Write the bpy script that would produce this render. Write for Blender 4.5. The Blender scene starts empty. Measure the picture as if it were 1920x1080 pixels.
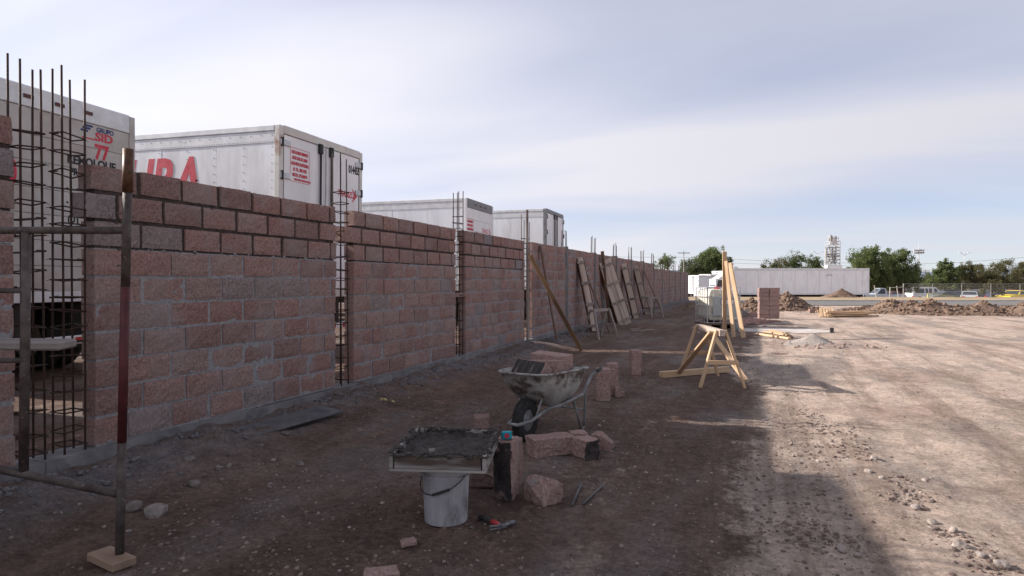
import bpy, bmesh, math, random
from mathutils import Vector, Matrix, Euler, noise

# ------------------------------------------------------------------ camera, sky, sun
SC = bpy.context.scene
COL = SC.collection
rad = math.radians
FPX, CAM_H, HOR = 1218.0, 1.45, 529.0        # focal length in photo pixels, eye height, horizon row
TH = math.atan(454 / FPX)                     # the wall runs 20 degrees to the right of the view axis
CS, SN = math.cos(TH), math.sin(TH)
cam_d = bpy.data.cameras.new('Camera'); cam = bpy.data.objects.new('Camera', cam_d); COL.objects.link(cam)
cam_d.sensor_width = 36.0; cam_d.lens = 36.0 * FPX / 1920.0
cam_d.clip_start = 0.05; cam_d.clip_end = 9000
cam.location = (0, 0, CAM_H)
cam.rotation_euler = (rad(90) - math.atan((540 - HOR) / FPX), 0, TH)
SC.camera = cam

SLOPE, ELEV = 0.13, rad(26.0)                 # sun comes from behind the wall, a little from behind the viewer
SUN_DIR = Vector((1, SLOPE, 0)).normalized() * math.cos(ELEV) + Vector((0, 0, -math.sin(ELEV)))
sun_d = bpy.data.lights.new('Sun', 'SUN'); sun = bpy.data.objects.new('Sun', sun_d); COL.objects.link(sun)
sun_d.energy = 5.0; sun_d.angle = rad(0.55); sun_d.color = (1.0, 0.93, 0.86)
sun.rotation_euler = SUN_DIR.to_track_quat('-Z', 'Y').to_euler(); sun.location = (-20, 0, 20)

W = bpy.data.worlds.new('World'); SC.world = W; W.use_nodes = True
nt = W.node_tree; N = nt.nodes; L = nt.links; N.clear()
out = N.new('ShaderNodeOutputWorld'); bg = N.new('ShaderNodeBackground'); L.new(bg.outputs[0], out.inputs[0])
sky = N.new('ShaderNodeTexSky'); sky.sky_type = 'NISHITA'; sky.sun_disc = False
sky.sun_elevation = ELEV; sky.sun_rotation = math.atan2(-1, -SLOPE); sky.air_density = 1.0; sky.dust_density = 0.25; sky.ozone_density = 2.0; sky.altitude = 1800
tc = N.new('ShaderNodeTexCoord'); sep = N.new('ShaderNodeSeparateXYZ'); L.new(tc.outputs['Generated'], sep.inputs[0])
def wmath(op, a, b=None):
    n = N.new('ShaderNodeMath'); n.operation = op
    for i, q in enumerate((a, b)):
        if q is None: continue
        if isinstance(q, (int, float)): n.inputs[i].default_value = q
        else: L.new(q, n.inputs[i])
    return n.outputs[0]
zz = wmath('ADD', wmath('MAXIMUM', sep.outputs[2], 0.0), 0.16)
cmb = N.new('ShaderNodeCombineXYZ')
L.new(wmath('DIVIDE', sep.outputs[0], zz), cmb.inputs[0]); L.new(wmath('DIVIDE', sep.outputs[1], zz), cmb.inputs[1])
mp = N.new('ShaderNodeMapping'); mp.inputs['Rotation'].default_value = (0, 0, rad(140)); mp.inputs['Scale'].default_value = (0.33, 0.95, 1)
mp.inputs['Location'].default_value = (0.0096, 5.6065, 0.0)
L.new(cmb.outputs[0], mp.inputs[0])
no = N.new('ShaderNodeTexNoise'); no.inputs['Scale'].default_value = 1.0; no.inputs['Detail'].default_value = 6; no.inputs['Roughness'].default_value = 0.42
no.inputs['Distortion'].default_value = 0.35
L.new(mp.outputs[0], no.inputs['Vector'])
cr = N.new('ShaderNodeValToRGB'); cr.color_ramp.elements[0].position = 0.30; cr.color_ramp.elements[0].color = (0.36,)*3 + (1,)
cr.color_ramp.elements[1].position = 0.62; cr.color_ramp.elements[1].color = (0.94,)*3 + (1,)
L.new(no.outputs['Fac'], cr.inputs[0])
CLOUD_MIX = N.new('ShaderNodeMixRGB'); L.new(cr.outputs[0], CLOUD_MIX.inputs[0])
SKY_GAIN = N.new('ShaderNodeMixRGB'); SKY_GAIN.blend_type = 'MULTIPLY'; SKY_GAIN.inputs[0].default_value = 1
SKY_GAIN.inputs[2].default_value = (0.70, 0.75, 0.90, 1)
L.new(sky.outputs[0], SKY_GAIN.inputs[1]); L.new(SKY_GAIN.outputs[0], CLOUD_MIX.inputs[1])
# thin white cirrus veil, brighter towards the sun
dt = N.new('ShaderNodeVectorMath'); dt.operation = 'DOT_PRODUCT'; L.new(tc.outputs['Generated'], dt.inputs[0]); dt.inputs[1].default_value = -SUN_DIR
gl = wmath('ADD', wmath('MULTIPLY', wmath('POWER', wmath('MAXIMUM', wmath('ADD', wmath('MULTIPLY', dt.outputs['Value'], 0.5), 0.5), 0.0), 2.0), 0.55), 0.80)
CLC = N.new('ShaderNodeVectorMath'); CLC.operation = 'SCALE'; CLC.inputs[0].default_value = (5.45, 5.35, 5.75); L.new(gl, CLC.inputs['Scale'])
L.new(CLC.outputs[0], CLOUD_MIX.inputs[2])
L.new(CLOUD_MIX.outputs[0], bg.inputs[0]); bg.inputs[1].default_value = 0.1

SC.render.engine = 'CYCLES'
SC.view_settings.view_transform = 'Standard'; SC.view_settings.look = 'None'
SC.view_settings.exposure = 0.70; SC.view_settings.gamma = 1.0; SC.view_settings.use_curve_mapping = False
SC.render.resolution_x = 1024; SC.render.resolution_y = 576

random.seed(7)
R = random.Random(11)

def ground_at(px, py, z=0.0):
    """world x, y of a point at height z seen at photo pixel"""
    d = FPX * (CAM_H - z) / (py - HOR); r = (px - 960) / FPX * d
    return (r * CS - d * SN, r * SN + d * CS)
def at_depth(px, py, d):
    u = (px - 960) / FPX
    return Vector((d * (u * CS - SN), d * (u * SN + CS), CAM_H + (HOR - py) / FPX * d))
def VW(r, d, z=0.0):
    """view-aligned plan coordinates (right, ahead) to world"""
    return Vector((r * CS - d * SN, r * SN + d * CS, z))
def sstep(a, b, x):
    t = max(0.0, min(1.0, (x - a) / (b - a))); return t * t * (3 - 2 * t)

# ------------------------------------------------------------------ materials
def new_mat(name):
    m = bpy.data.materials.new(name); m.use_nodes = True
    return m, m.node_tree.nodes, m.node_tree.links, m.node_tree.nodes['Principled BSDF']
MATS = {}
def mat(name, c1, c2=None, scale=8.0, rough=0.8, bump=0.0, bscale=60.0, metal=0.0, stretch=(1, 1, 1), objrand=0.0,
        c3=None, s3=2.0, p3=(0.55, 0.65), detail=5, spec=0.3, lo=0.35, hi=0.65):
    """noise mixes c1 and c2; c3 comes in as separate stains; bump from a second noise"""
    if name in MATS: return MATS[name]
    m, n, l, b = new_mat(name); MATS[name] = m
    b.inputs['Roughness'].default_value = rough; b.inputs['Metallic'].default_value = metal
    b.inputs['Specular IOR Level'].default_value = spec
    co = n.new('ShaderNodeTexCoord'); mp = n.new('ShaderNodeMapping'); mp.inputs['Scale'].default_value = stretch
    l.new(co.outputs['Object'], mp.inputs[0])
    oi = n.new('ShaderNodeObjectInfo')
    off = n.new('ShaderNodeVectorMath'); off.operation = 'ADD'; l.new(mp.outputs[0], off.inputs[0])
    sc = n.new('ShaderNodeMath'); sc.operation = 'MULTIPLY'; sc.inputs[1].default_value = 37.0; l.new(oi.outputs['Random'], sc.inputs[0])
    l.new(sc.outputs[0], off.inputs[1])
    col = None
    if c2 is not None:
        t = n.new('ShaderNodeTexNoise'); t.inputs['Scale'].default_value = scale; t.inputs['Detail'].default_value = detail; t.inputs['Roughness'].default_value = 0.6
        l.new(off.outputs[0], t.inputs['Vector'])
        r = n.new('ShaderNodeValToRGB'); r.color_ramp.elements[0].position = lo; r.color_ramp.elements[1].position = hi
        r.color_ramp.elements[0].color = (*c1, 1); r.color_ramp.elements[1].color = (*c2, 1)
        l.new(t.outputs['Fac'], r.inputs[0]); col = r.outputs[0]
    else:
        q = n.new('ShaderNodeRGB'); q.outputs[0].default_value = (*c1, 1); col = q.outputs[0]
    if c3 is not None:
        t = n.new('ShaderNodeTexNoise'); t.inputs['Scale'].default_value = s3; t.inputs['Detail'].default_value = 6; t.inputs['Roughness'].default_value = 0.65
        a2 = n.new('ShaderNodeVectorMath'); a2.operation = 'ADD'; a2.inputs[1].default_value = (5.3, 1.7, 9.1)
        l.new(off.outputs[0], a2.inputs[0]); l.new(a2.outputs[0], t.inputs['Vector'])
        r = n.new('ShaderNodeValToRGB'); r.color_ramp.elements[0].position = p3[0]; r.color_ramp.elements[1].position = p3[1]
        r.color_ramp.elements[0].color = (0, 0, 0, 1); r.color_ramp.elements[1].color = (1, 1, 1, 1)
        l.new(t.outputs['Fac'], r.inputs[0])
        mx = n.new('ShaderNodeMixRGB'); l.new(r.outputs[0], mx.inputs[0]); l.new(col, mx.inputs[1]); mx.inputs[2].default_value = (*c3, 1); col = mx.outputs[0]
    if objrand:
        hs = n.new('ShaderNodeHueSaturation'); mr = n.new('ShaderNodeMapRange')
        mr.inputs['To Min'].default_value = 1 - objrand; mr.inputs['To Max'].default_value = 1 + objrand
        l.new(oi.outputs['Random'], mr.inputs[0]); l.new(mr.outputs[0], hs.inputs['Value']); l.new(col, hs.inputs['Color']); col = hs.outputs[0]
    l.new(col, b.inputs['Base Color'])
    if bump:
        t = n.new('ShaderNodeTexNoise'); t.inputs['Scale'].default_value = bscale; t.inputs['Detail'].default_value = 6; t.inputs['Roughness'].default_value = 0.65
        l.new(off.outputs[0], t.inputs['Vector'])
        bp = n.new('ShaderNodeBump'); bp.inputs['Strength'].default_value = min(1, bump); bp.inputs['Distance'].default_value = 0.01 * max(1, bump)
        l.new(t.outputs['Fac'], bp.inputs['Height']); l.new(bp.outputs[0], b.inputs['Normal'])
    return m

def block_mat(name, attr=False):
    """split-face concrete block: pink, some units greyer, gritty"""
    m, n, l, b = new_mat(name)
    b.inputs['Roughness'].default_value = 0.95; b.inputs['Specular IOR Level'].default_value = 0.1
    co = n.new('ShaderNodeTexCoord'); geo = n.new('ShaderNodeNewGeometry')
    if attr:
        at = n.new('ShaderNodeAttribute'); at.attribute_name = 'tint'; rnd = at.outputs['Fac']
    else:
        oi = n.new('ShaderNodeObjectInfo'); rnd = oi.outputs['Random']
    ramp = n.new('ShaderNodeValToRGB'); e = ramp.color_ramp.elements
    e[0].position = 0.0; e[0].color = (0.27, 0.178, 0.158, 1); e[1].position = 0.35; e[1].color = (0.325, 0.195, 0.168, 1)
    for p, c in ((0.6, (0.355, 0.22, 0.188)), (0.86, (0.35, 0.242, 0.213)), (0.94, (0.30, 0.238, 0.222)), (1.0, (0.255, 0.225, 0.228))):
        q = e.new(p); q.color = (*c, 1)
    l.new(rnd, ramp.inputs[0])
    t = n.new('ShaderNodeTexNoise'); t.inputs['Scale'].default_value = 55; t.inputs['Detail'].default_value = 6; t.inputs['Roughness'].default_value = 0.75
    l.new(geo.outputs['Position'], t.inputs['Vector'])
    r2 = n.new('ShaderNodeValToRGB'); r2.color_ramp.elements[0].position = 0.28; r2.color_ramp.elements[1].position = 0.72
    r2.color_ramp.elements[0].color = (0.36, 0.34, 0.34, 1); r2.color_ramp.elements[1].color = (1.5, 1.5, 1.5, 1); l.new(t.outputs['Fac'], r2.inputs[0])
    mx = n.new('ShaderNodeMixRGB'); mx.blend_type = 'MULTIPLY'; mx.inputs[0].default_value = 1; l.new(ramp.outputs[0], mx.inputs[1]); l.new(r2.outputs[0], mx.inputs[2])
    # grey cement dust smeared over in places
    t3 = n.new('ShaderNodeTexNoise'); t3.inputs['Scale'].default_value = 2.6; t3.inputs['Detail'].default_value = 7; t3.inputs['Roughness'].default_value = 0.6
    l.new(geo.outputs['Position'], t3.inputs['Vector'])
    r3 = n.new('ShaderNodeValToRGB'); r3.color_ramp.elements[0].position = 0.46; r3.color_ramp.elements[1].position = 0.68
    r3.color_ramp.elements[0].color = (0, 0, 0, 1); r3.color_ramp.elements[1].color = (0.55,) * 3 + (1,); l.new(t3.outputs['Fac'], r3.inputs[0])
    m3 = n.new('ShaderNodeMixRGB'); l.new(r3.outputs[0], m3.inputs[0]); l.new(mx.outputs[0], m3.inputs[1]); m3.inputs[2].default_value = (0.33, 0.285, 0.275, 1)
    l.new(m3.outputs[0], b.inputs['Base Color'])
    tb = n.new('ShaderNodeTexNoise'); tb.inputs['Scale'].default_value = 42; tb.inputs['Detail'].default_value = 8; tb.inputs['Roughness'].default_value = 0.8
    l.new(geo.outputs['Position'], tb.inputs['Vector'])
    bp = n.new('ShaderNodeBump'); bp.inputs['Strength'].default_value = 0.9; bp.inputs['Distance'].default_value = 0.02; l.new(tb.outputs['Fac'], bp.inputs['Height'])
    l.new(bp.outputs[0], b.inputs['Normal'])
    return m
M_BLOCK = block_mat('split_face_block'); M_BLOCK_FAR = block_mat('split_face_block_far', True)

M_MORT = mat('dry_mortar', (0.22, 0.215, 0.225), (0.34, 0.325, 0.33), 30, 0.95, 0.8, 120)
M_WET = mat('wet_mortar', (0.045, 0.035, 0.032), (0.085, 0.065, 0.06), 30, 0.8, 0.8, 90)
M_CONC = mat('concrete', (0.14, 0.135, 0.138), (0.235, 0.222, 0.218), 6, 0.9, 0.7, 45, c3=(0.13, 0.12, 0.12), s3=4)
M_COLM = mat('cast_column', (0.12, 0.115, 0.115), (0.19, 0.18, 0.175), 5, 0.9, 0.6, 30)
M_REBAR = mat('rebar_steel', (0.035, 0.02, 0.015), (0.075, 0.045, 0.035), 40, 0.7, 0.5, 300, metal=0.3)
M_TUBE = mat('scaffold_tube', (0.055, 0.04, 0.036), (0.12, 0.10, 0.09), 14, 0.6, 0.5, 90, metal=0.2, c3=(0.30, 0.26, 0.24), s3=30, p3=(0.63, 0.68))
M_TUBER = mat('scaffold_red', (0.055, 0.014, 0.016), (0.095, 0.022, 0.024), 12, 0.5, 0.3, 80, c3=(0.4, 0.36, 0.34), s3=22, p3=(0.69, 0.72))
WOODS = (8, 1, 1)
def wood(name, a, b_, **k):
    return mat(name, a, b_, k.pop('scale', 9), 0.75, 0.5, 40, stretch=(0.12, 1, 1), objrand=0.16, **k)
M_PINE = wood('pine_wood', (0.45, 0.295, 0.17), (0.59, 0.415, 0.265), c3=(0.28, 0.18, 0.11), s3=2.5, p3=(0.58, 0.72))
M_OLDW = wood('weathered_wood', (0.20, 0.165, 0.145), (0.34, 0.29, 0.26), c3=(0.12, 0.09, 0.075), s3=3)
M_DARKW = wood('dark_wood', (0.11, 0.062, 0.040), (0.19, 0.11, 0.075), c3=(0.30, 0.22, 0.17), s3=3, p3=(0.62, 0.74))
M_PLY = wood('plywood_form', (0.40, 0.315, 0.26), (0.54, 0.44, 0.37), scale=4, c3=(0.27, 0.22, 0.19), s3=2)
M_ALU = mat('trailer_aluminium', (0.76, 0.77, 0.79), (0.86, 0.87, 0.89), 1.5, 0.4, 0.04, 4, metal=0.0, stretch=(1, 1, 0.25), c3=(0.52, 0.51, 0.50), s3=2.4, p3=(0.48, 0.85))
M_TRW = mat('trailer_white', (0.74, 0.74, 0.75), (0.83, 0.83, 0.83), 2.5, 0.45, 0.04, 6, stretch=(1, 1, 0.35), c3=(0.58, 0.55, 0.52), s3=1.6, p3=(0.55, 0.85))
M_TRC = mat('trailer_cream', (0.42, 0.395, 0.365), (0.52, 0.49, 0.455), 2.5, 0.5, 0.05, 8, c3=(0.33, 0.28, 0.24), s3=1.3, p3=(0.48, 0.8))
M_RAIL = mat('trailer_rail', (0.60, 0.60, 0.60), (0.74, 0.74, 0.74), 5, 0.45, 0.1, 30, metal=0.1, c3=(0.30, 0.22, 0.17), s3=5, p3=(0.66, 0.8))
M_RUSTP = mat('rusty_post', (0.56, 0.54, 0.50), (0.66, 0.64, 0.60), 4, 0.5, 0.1, 20, c3=(0.30, 0.15, 0.09), s3=2.2, p3=(0.58, 0.7))
M_GASK = mat('black_gasket', (0.02, 0.02, 0.022), (0.04, 0.04, 0.04), 20, 0.6)
M_CHAS = mat('chassis_black', (0.02, 0.018, 0.017), (0.05, 0.042, 0.038), 10, 0.7, 0.2, 30)
M_TYRE = mat('tyre_rubber', (0.018, 0.018, 0.018), (0.04, 0.037, 0.035), 15, 0.85, 0.5, 60)
M_RIM = mat('rim_steel', (0.42, 0.40, 0.38), (0.6, 0.58, 0.56), 10, 0.5, 0.1, 30)
M_RED = mat('red_lettering', (0.50, 0.03, 0.06), (0.60, 0.07, 0.10), 6, 0.5)
M_BLK = mat('black_lettering', (0.02, 0.02, 0.025), None, 1, 0.5)
M_BLUE = mat('blue_lettering', (0.03, 0.05, 0.16), None, 1, 0.5)
M_REFL = mat('reflector_red', (0.45, 0.02, 0.03), (0.55, 0.05, 0.05), 5, 0.3)
M_STEEL = mat('galvanised_steel', (0.45, 0.45, 0.46), (0.6, 0.6, 0.6), 12, 0.45, 0.1, 40, metal=0.5)
M_PINKB = mat('sawn_block', (0.20, 0.125, 0.108), (0.41, 0.285, 0.255), 48, 0.95, 1.6, 70, objrand=0.14, detail=9, lo=0.3, hi=0.68, c3=(0.30, 0.27, 0.26), s3=7, p3=(0.58, 0.72), spec=0.1)
M_TAR = mat('dark_coated_block', (0.018, 0.016, 0.016), (0.06, 0.05, 0.048), 14, 0.85, 0.9, 60, c3=(0.24, 0.155, 0.135), s3=11, p3=(0.56, 0.68))
M_BUCKET = mat('dirty_bucket', (0.34, 0.335, 0.35), (0.52, 0.51, 0.53), 6, 0.65, 0.3, 50, c3=(0.17, 0.155, 0.15), s3=5, p3=(0.52, 0.66), stretch=(1, 1, 0.5))
M_BARROW = mat('dirty_barrow_tub', (0.28, 0.27, 0.25), (0.44, 0.43, 0.40), 7, 0.75, 0.6, 40, c3=(0.105, 0.078, 0.064), s3=6, p3=(0.48, 0.60))
M_BFRAME = mat('barrow_frame', (0.13, 0.13, 0.135), (0.28, 0.275, 0.27), 12, 0.7, 0.4, 60)
M_MUD = mat('mixed_mortar', (0.045, 0.039, 0.036), (0.095, 0.083, 0.077), 16, 0.85, 1.2, 70, spec=0.15)
M_TRAYW = wood('mortar_tray_wood', (0.19, 0.178, 0.165), (0.32, 0.297, 0.277), c3=(0.075, 0.055, 0.045), s3=8, p3=(0.50, 0.60))
M_ROCK = mat('field_stone', (0.12, 0.10, 0.09), (0.24, 0.205, 0.185), 14, 0.95, 0.8, 50, objrand=0.3)
M_ROCKP = mat('pale_yard_stone', (0.25, 0.205, 0.175), (0.40, 0.34, 0.30), 14, 0.95, 0.8, 50, objrand=0.2)
M_REDSTONE = mat('red_block_chip', (0.31, 0.18, 0.15), (0.42, 0.27, 0.23), 18, 0.95, 0.8, 70, objrand=0.15)
M_DIRT = mat('dug_earth', (0.115, 0.078, 0.058), (0.235, 0.165, 0.125), 1.6, 1.0, 1.2, 14, c3=(0.30, 0.23, 0.185), s3=6, p3=(0.62, 0.74), spec=0.05)
M_SAND = mat('grey_sand', (0.27, 0.235, 0.21), (0.38, 0.335, 0.30), 5, 1.0, 0.8, 40, spec=0.05)
M_LIME = mat('lime_dust', (0.44, 0.385, 0.345), (0.60, 0.55, 0.51), 3, 1.0, 0.4, 30, spec=0.05)
M_IBC = mat('ibc_plastic', (0.60, 0.56, 0.45), (0.70, 0.66, 0.54), 3, 0.45)
M_IBCSIGN = mat('ibc_plate', (0.33, 0.35, 0.34), (0.42, 0.44, 0.43), 4, 0.5, 0.1, 20)
M_WHITE = mat('white_paint', (0.76, 0.76, 0.76), (0.8, 0.8, 0.8), 5, 0.4)
M_GLASS = mat('dark_car_glass', (0.03, 0.035, 0.04), None, 1, 0.12, spec=0.6)
M_CABLE = mat('cable_black', (0.03, 0.03, 0.035), None, 1, 0.6)
M_TOWER = mat('tower_steel', (0.50, 0.49, 0.48), (0.62, 0.60, 0.58), 0.3, 0.6)
M_TOWERD = mat('tower_pipes', (0.25, 0.235, 0.23), (0.40, 0.38, 0.36), 0.5, 0.6)
M_BARK = mat('tree_bark', (0.09, 0.065, 0.05), (0.16, 0.12, 0.095), 6, 0.95, 0.8, 20)
def paint(name, c): return mat(name, c, tuple(min(1, v * 1.12) for v in c), 2, 0.35, spec=0.5)
def leaf_mat(name, a, b_):
    m = mat(name, a, b_, 0.55, 0.7, spec=0.2, lo=0.3, hi=0.7)
    p = m.node_tree.nodes['Principled BSDF']
    n, l = m.node_tree.nodes, m.node_tree.links
    tr = n.new('ShaderNodeBsdfTranslucent'); mx = n.new('ShaderNodeMixShader'); mx.inputs[0].default_value = 0.5
    src = p.inputs['Base Color'].links[0].from_socket; l.new(src, tr.inputs[0])
    l.new(p.outputs[0], mx.inputs[1]); l.new(tr.outputs[0], mx.inputs[2]); l.new(mx.outputs[0], n['Material Output'].inputs[0])
    return m
M_LEAF = leaf_mat('pepper_tree_leaf', (0.10, 0.13, 0.048), (0.175, 0.21, 0.088))
M_LEAFD = leaf_mat('dark_tree_leaf', (0.075, 0.10, 0.04), (0.14, 0.165, 0.07))
M_LEAFB = leaf_mat('dry_olive_leaf', (0.105, 0.105, 0.048), (0.165, 0.155, 0.075))

# ------------------------------------------------------------------ mesh helpers
class MB:
    def __init__(s): s.v = []; s.f = []; s.t = []
    def add(s, vs, fs, tint=None):
        o = len(s.v); s.v.extend([tuple(q) for q in vs]); s.f.extend([tuple(i + o for i in f) for f in fs])
        s.t.extend([0.5 if tint is None else tint] * len(fs)); return s
    def box(s, x0, x1, y0, y1, z0, z1, ch=0.0, M=None, tint=None):
        if ch <= 0:
            vs = [Vector((x, y, z)) for x in (x0, x1) for y in (y0, y1) for z in (z0, z1)]
            fs = [(0, 1, 3, 2), (4, 6, 7, 5), (0, 4, 5, 1), (2, 3, 7, 6), (0, 2, 6, 4), (1, 5, 7, 3)]
        else:
            c = Vector(((x0 + x1) / 2, (y0 + y1) / 2, (z0 + z1) / 2)); h = Vector(((x1 - x0) / 2, (y1 - y0) / 2, (z1 - z0) / 2))
            ch = min(ch, 0.45 * min(h)); idx = {}; vs = []
            for sx in (-1, 1):
                for sy in (-1, 1):
                    for sz in (-1, 1):
                        for a in range(3):
                            q = [h[0] - ch, h[1] - ch, h[2] - ch]; q[a] = h[a]
                            idx[(sx, sy, sz, a)] = len(vs); vs.append(c + Vector((sx * q[0], sy * q[1], sz * q[2])))
            fs = []
            for a in range(3):
                b_, c_ = [(1, 2), (2, 0), (0, 1)][a]
                for sg in (-1, 1):
                    loop = []
                    for sb, sc in ((-1, -1), (1, -1), (1, 1), (-1, 1)):
                        k = [0, 0, 0]; k[a] = sg; k[b_] = sb; k[c_] = sc; loop.append(idx[(k[0], k[1], k[2], a)])
                    fs.append(tuple(loop if sg > 0 else loop[::-1]))
                for sb in (-1, 1):
                    for sc in (-1, 1):
                        k0 = [0, 0, 0]; k0[b_] = sb; k0[c_] = sc; q = []
                        for sa, ax in ((-1, b_), (1, b_), (1, c_), (-1, c_)):
                            k = list(k0); k[a] = sa; q.append(idx[(k[0], k[1], k[2], ax)])
                        fs.append(tuple(q if sb * sc > 0 else q[::-1]))
            for sx in (-1, 1):
                for sy in (-1, 1):
                    for sz in (-1, 1):
                        q = [idx[(sx, sy, sz, a)] for a in range(3)]; fs.append(tuple(q if sx * sy * sz > 0 else q[::-1]))
        if M is not None: vs = [M @ q for q in vs]
        return s.add(vs, fs, tint)
    def tube(s, p0, p1, r0, r1=None, n=10, caps=True):
        p0 = Vector(p0); p1 = Vector(p1); r1 = r0 if r1 is None else r1
        d = (p1 - p0).normalized(); a = Vector((0, 0, 1)) if abs(d.z) < 0.9 else Vector((1, 0, 0))
        u = d.cross(a).normalized(); w = d.cross(u)
        vs = [p + (u * math.cos(2 * math.pi * i / n) + w * math.sin(2 * math.pi * i / n)) * r for p, r in ((p0, r0), (p1, r1)) for i in range(n)]
        fs = [(i, (i + 1) % n, n + (i + 1) % n, n + i) for i in range(n)]
        if caps: fs += [tuple(range(n))[::-1], tuple(range(n, 2 * n))]
        return s.add(vs, fs)
    def path(s, pts, r, n=8):
        for a, b in zip(pts, pts[1:]): s.tube(a, b, r, r, n)
        return s
    def lathe(s, prof, n=24, M=None):
        vs = []; fs = []
        for r, z in prof:
            for i in range(n): vs.append(Vector((r * math.cos(2 * math.pi * i / n), r * math.sin(2 * math.pi * i / n), z)))
        for k in range(len(prof) - 1):
            for i in range(n): fs.append((k * n + i, k * n + (i + 1) % n, (k + 1) * n + (i + 1) % n, (k + 1) * n + i))
        if M is not None: vs = [M @ q for q in vs]
        return s.add(vs, fs)
    def prism(s, poly, y0, y1, M=None):
        """polygon in x, z extruded along y"""
        n = len(poly); vs = [Vector((x, y0, z)) for x, z in poly] + [Vector((x, y1, z)) for x, z in poly]
        fs = [tuple(range(n)), tuple(range(n, 2 * n))[::-1]] + [(i, n + i, n + (i + 1) % n, (i + 1) % n) for i in range(n)]
        if M is not None: vs = [M @ q for q in vs]
        return s.add(vs, fs)
    def rock(s, c, r, seed, sq=(1, 1, 0.7)):
        rr = random.Random(seed); vs = []
        for x, y, z in ICO_V:
            k = r * (0.72 + 0.5 * rr.random()); vs.append((c[0] + x * k * sq[0], c[1] + y * k * sq[1], c[2] + z * k * sq[2]))
        return s.add(vs, ICO_F, rr.random())
    def mesh(s, name, smooth=False, tint=False):
        me = bpy.data.meshes.new(name); me.from_pydata(s.v, [], s.f); me.update()
        bm = bmesh.new(); bm.from_mesh(me); bmesh.ops.recalc_face_normals(bm, faces=bm.faces); bm.to_mesh(me); bm.free()
        if tint:
            a = me.attributes.new('tint', 'FLOAT', 'FACE'); a.data.foreach_set('value', s.t)
        if smooth: me.polygons.foreach_set('use_smooth', [True] * len(me.polygons))
        return me
    def build(s, name, m, parent=None, smooth=False, loc=None, rz=0.0, tint=False):
        return obj(name, s.mesh(name, smooth, tint), m, parent, loc, rz)
t_ = (1 + 5 ** 0.5) / 2
ICO_V = [Vector(q).normalized() for q in ((-1, t_, 0), (1, t_, 0), (-1, -t_, 0), (1, -t_, 0), (0, -1, t_), (0, 1, t_), (0, -1, -t_), (0, 1, -t_), (t_, 0, -1), (t_, 0, 1), (-t_, 0, -1), (-t_, 0, 1))]
ICO_F = [(0, 11, 5), (0, 5, 1), (0, 1, 7), (0, 7, 10), (0, 10, 11), (1, 5, 9), (5, 11, 4), (11, 10, 2), (10, 7, 6), (7, 1, 8), (3, 9, 4), (3, 4, 2), (3, 2, 6), (3, 6, 8), (3, 8, 9), (4, 9, 5), (2, 4, 11), (6, 2, 10), (8, 6, 7), (9, 8, 1)]

def obj(name, me, m, parent=None, loc=None, rz=0.0):
    o = bpy.data.objects.new(name, me); COL.objects.link(o)
    if m is not None and not me.materials: me.materials.append(m)
    if parent is not None: o.parent = parent
    if loc is not None: o.location = loc
    if rz: o.rotation_euler = (0, 0, rz)
    return o
def tag(o, label, cat, group=None):
    o['label'] = label; o['category'] = cat
    if group: o['group'] = group
    return o
def thing(name, label, cat, loc=(0, 0, 0), rz=0.0, group=None):
    o = bpy.data.objects.new(name, None); COL.objects.link(o); o.empty_display_size = 0.1
    o.location = loc; o.rotation_euler = (0, 0, rz)
    return tag(o, label, cat, group)
def kind(o, k): o['kind'] = k; return o
def beam(name, p0, p1, w, h, m, parent=None, up=(0, 0, 1), ch=0.004):
    """board from p0 to p1; grain runs along its length"""
    p0 = Vector(p0); p1 = Vector(p1); d = p1 - p0; ln = d.length; x = d / ln
    u = Vector(up); y = u.cross(x)
    if y.length < 1e-3: y = Vector((0, 1, 0)).cross(x)
    y.normalize(); z = x.cross(y)
    o = MB().box(0, ln, -w / 2, w / 2, -h / 2, h / 2, ch).build(name, m, parent)
    M = Matrix((x, y, z)).transposed().to_4x4(); M.translation = p0
    o.matrix_local = M
    return o
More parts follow.
